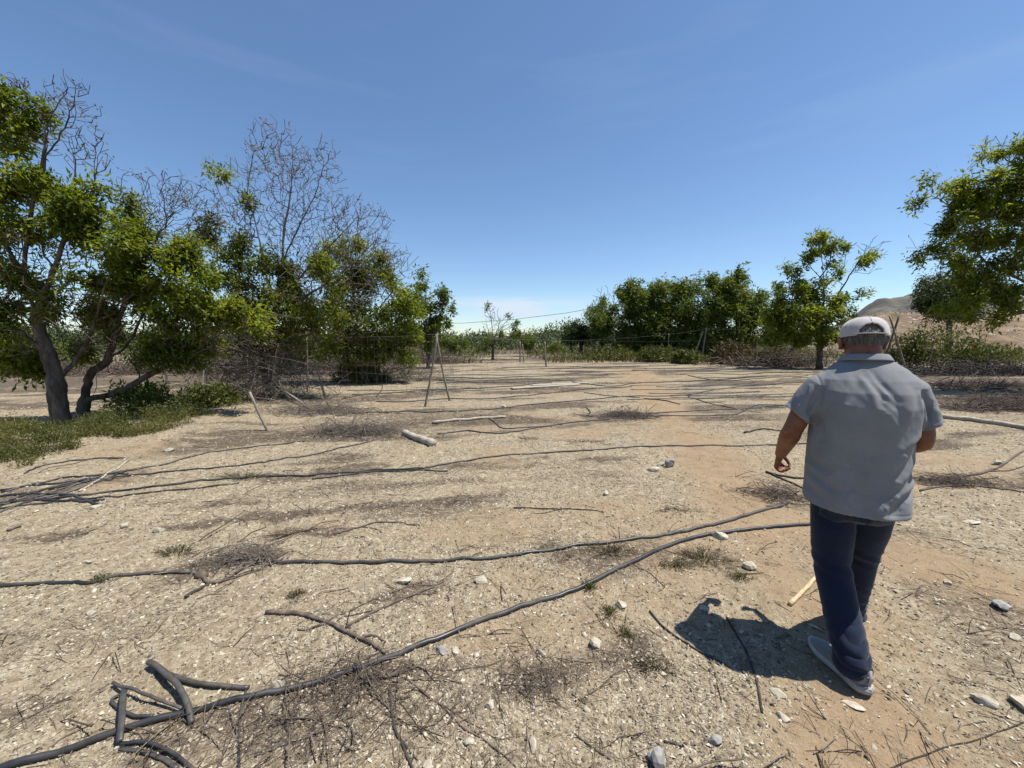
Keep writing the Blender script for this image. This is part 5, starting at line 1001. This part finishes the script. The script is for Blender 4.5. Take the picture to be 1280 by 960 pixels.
for l_ in (0, 1):
    for w_ in (0, .5, 1):
        for k in range(nn_):
            t = math.radians(25+130*k/(nn_-1)); r1 = 1+.0*w_; V.append((P0[0]+.092*math.cos(t)*(1-.06*w_), P0[1]+.107*math.sin(t)+w_*.072*math.sin(math.pi*k/(nn_-1))**.5, P0[2]-.002-l_*.005-w_*.022*(1)-.02*w_*abs(math.cos(t)))) 
for l_ in (0, 1):
    for w_ in (0, 1):
        for k in range(nn_-1):
            q = l_*3*nn_+w_*nn_+k; f = (q, q+1, q+1+nn_, q+nn_); F.append(f if l_ == 0 else f[::-1])
for k in range(nn_-1): a = 2*nn_+k; F.append((a, a+1, a+1+3*nn_, a+3*nn_))
mesh('brim', V, F, M['cap'], cap)
# hair below the cap: short, many strands over a thin base
hb = MB(); hb.ball((0, HD[1]-.010, HD[2]+.034), (.079, .096, .066), 28, 16)
hh = hb.build('hair', M['hair'], man)
V = np.empty(len(hh.data.vertices)*3); hh.data.vertices.foreach_get('co', V); V = V.reshape(-1, 3); f_ = np.clip((V[:, 1]-HD[1]-.01)/.02, 0, 1); V = np.array([0, HD[1]-.010, HD[2]+.034])+(V-np.array([0, HD[1]-.010, HD[2]+.034]))*(1-.14*f_)[:, None]; hh.data.vertices.foreach_set('co', V.ravel())
rsh = np.random.RandomState(9); m_ = 2600; th = rsh.uniform(math.radians(172), math.radians(368), m_); zz = rsh.uniform(-.042, .04, m_); cz = zz/.068; rad_ = np.sqrt(np.clip(1-cz**2, .05, 1)); pts = np.stack([.079*rad_*np.cos(th), HD[1]-.010+.096*rad_*np.sin(th), HD[2]+.034+zz], -1)
nrm = np.stack([np.cos(th), np.sin(th), zz*3], -1); nrm /= np.linalg.norm(nrm, axis=1)[:, None]; dn = nrm*.30+np.array([0, 0, -1])+rsh.normal(0, .28, (m_, 3)); dn /= np.linalg.norm(dn, axis=1)[:, None]; sd_ = np.cross(dn, nrm); sd_ /= np.linalg.norm(sd_, axis=1)[:, None]
Mx = np.stack([dn*rsh.uniform(.014, .03, m_)[:, None], sd_*.0022, nrm*.002], -1); V, T = instance(np.array([[0, -.5, 0], [0, .5, 0], [.6, .35, .6], [.6, -.35, .6], [1, 0, .2]]), np.array([[0, 1, 2], [0, 2, 3], [3, 2, 4]]), Mx, pts+nrm*.001)
mesh('hair_strands', V, T, M['hair'], hh, smooth=False)['kind'] = 'stuff'
# ears carry the colour of the skin; shoes
def shoe(ax, ay, yaw, pitch=0.):
    r = empty('shoe', (ax, ay, .0), yaw); r.parent = man; r.rotation_euler.x = pitch; r.scale = (1.0, 1.0, 1.0)
    u = MB()
    sec = [(-.085, .034, .060, .030), (-.06, .040, .075, .034), (-.02, .041, .074, .034), (.03, .043, .062, .026), (.09, .048, .046, .018), (.14, .047, .038, .014), (.175, .036, .030, .012), (.195, .018, .022, .010)]
    R_ = []
    for y, w, h, _ in sec:
        t = np.arange(20)/20*2*math.pi; R_.append(np.stack([w*np.sign(np.cos(t))*abs(np.cos(t))**.8, np.full(20, y)-(.012 if y < -.07 else 0)*np.sin(t), .022+h*.5+h*.52*np.sign(np.sin(t))*abs(np.sin(t))**.8], -1))
    R_ = np.array(R_); m, n = R_.shape[:2]; i, j = np.meshgrid(np.arange(m-1), np.arange(n), indexing='ij'); j2 = (j+1) % n
    Vv = np.vstack([R_.reshape(-1, 3), R_[0].mean(0)-[0, .006, 0], R_[-1].mean(0)+[0, .008, 0]]); k = m*n
    u.add(Vv, np.stack([i*n+j, (i+1)*n+j, (i+1)*n+j2, i*n+j2], -1).reshape(-1, 4), [(k, q, (q+1) % n) for q in range(n)]+[(k+1, (m-1)*n+(q+1) % n, (m-1)*n+q) for q in range(n)])
    u.loft([(0, -.035, .06, .036, .05), (0, -.04, .095, .038, .048), (0, -.042, .112, .037, .046), (0, -.042, .112, .03, .038), (0, -.04, .09, .02, .03)], 20)
    up = remesh(u, .004, 'upper', M['shoe'], r, 3)
    o_ = [(.034, -.088), (.043, -.06), (.040, .0), (.044, .05), (.052, .10), (.050, .145), (.036, .185), (.0, .205), (-.032, .185), (-.046, .145), (-.050, .10), (-.044, .05), (-.040, 0), (-.043, -.06), (-.034, -.088), (0, -.105)]; o_ = spline([(x, y) for x, y in o_]+[o_[0]], 3)[:-1]; n = len(o_)
    so = MB(); rows = []
    for sc_, z in ((.93, .002), (1.02, .006), (1.03, .026), (.97, .032)): rows.append(np.column_stack([o_[:, 0]*sc_, (o_[:, 1]-.05)*sc_+.05, np.full(n, z)+(.012*np.clip((o_[:, 1]-.14)/.06, 0, 1))+(.004*np.clip((-.04-o_[:, 1])/.06, 0, 1))]))
    Vv = np.vstack(rows+[rows[0].mean(0)[None], rows[-1].mean(0)[None]]); i, j = np.meshgrid(np.arange(3), np.arange(n), indexing='ij'); j2 = (j+1) % n
    so.add(Vv, np.stack([i*n+j, i*n+j2, (i+1)*n+j2, (i+1)*n+j], -1).reshape(-1, 4), [(4*n, (q+1) % n, q) for q in range(n)]+[(4*n+1, 3*n+q, 3*n+(q+1) % n) for q in range(n)]); so.build('sole', M['sole'], r)
    hc = MB(); hc.tube([(0, -.098, .045), (0, -.101, .08), (0, -.097, .118)], .008, 8, flat=.4); hc.tube([(-.036, -.08, .03), (0, -.104, .034), (.036, -.08, .03)], .007, 6); hc.build('heel_tab', M['sole'], r)
    la = MB()
    for k in range(4): y = .02+k*.022; z = .094-k*.0095; la.tube(spline([(-.022, y, z-.012), (-.008, y+.004, z), (.01, y-.003, z), (.023, y+.004, z-.012)], 3), .0028, 6)
    la.build('laces', M['sole'], r)
shoe(LA[0], LA[1]+.015, .56, 0); shoe(RA[0], RA[1]+.01, -.12, 0)
print('person', time.time()-T00)
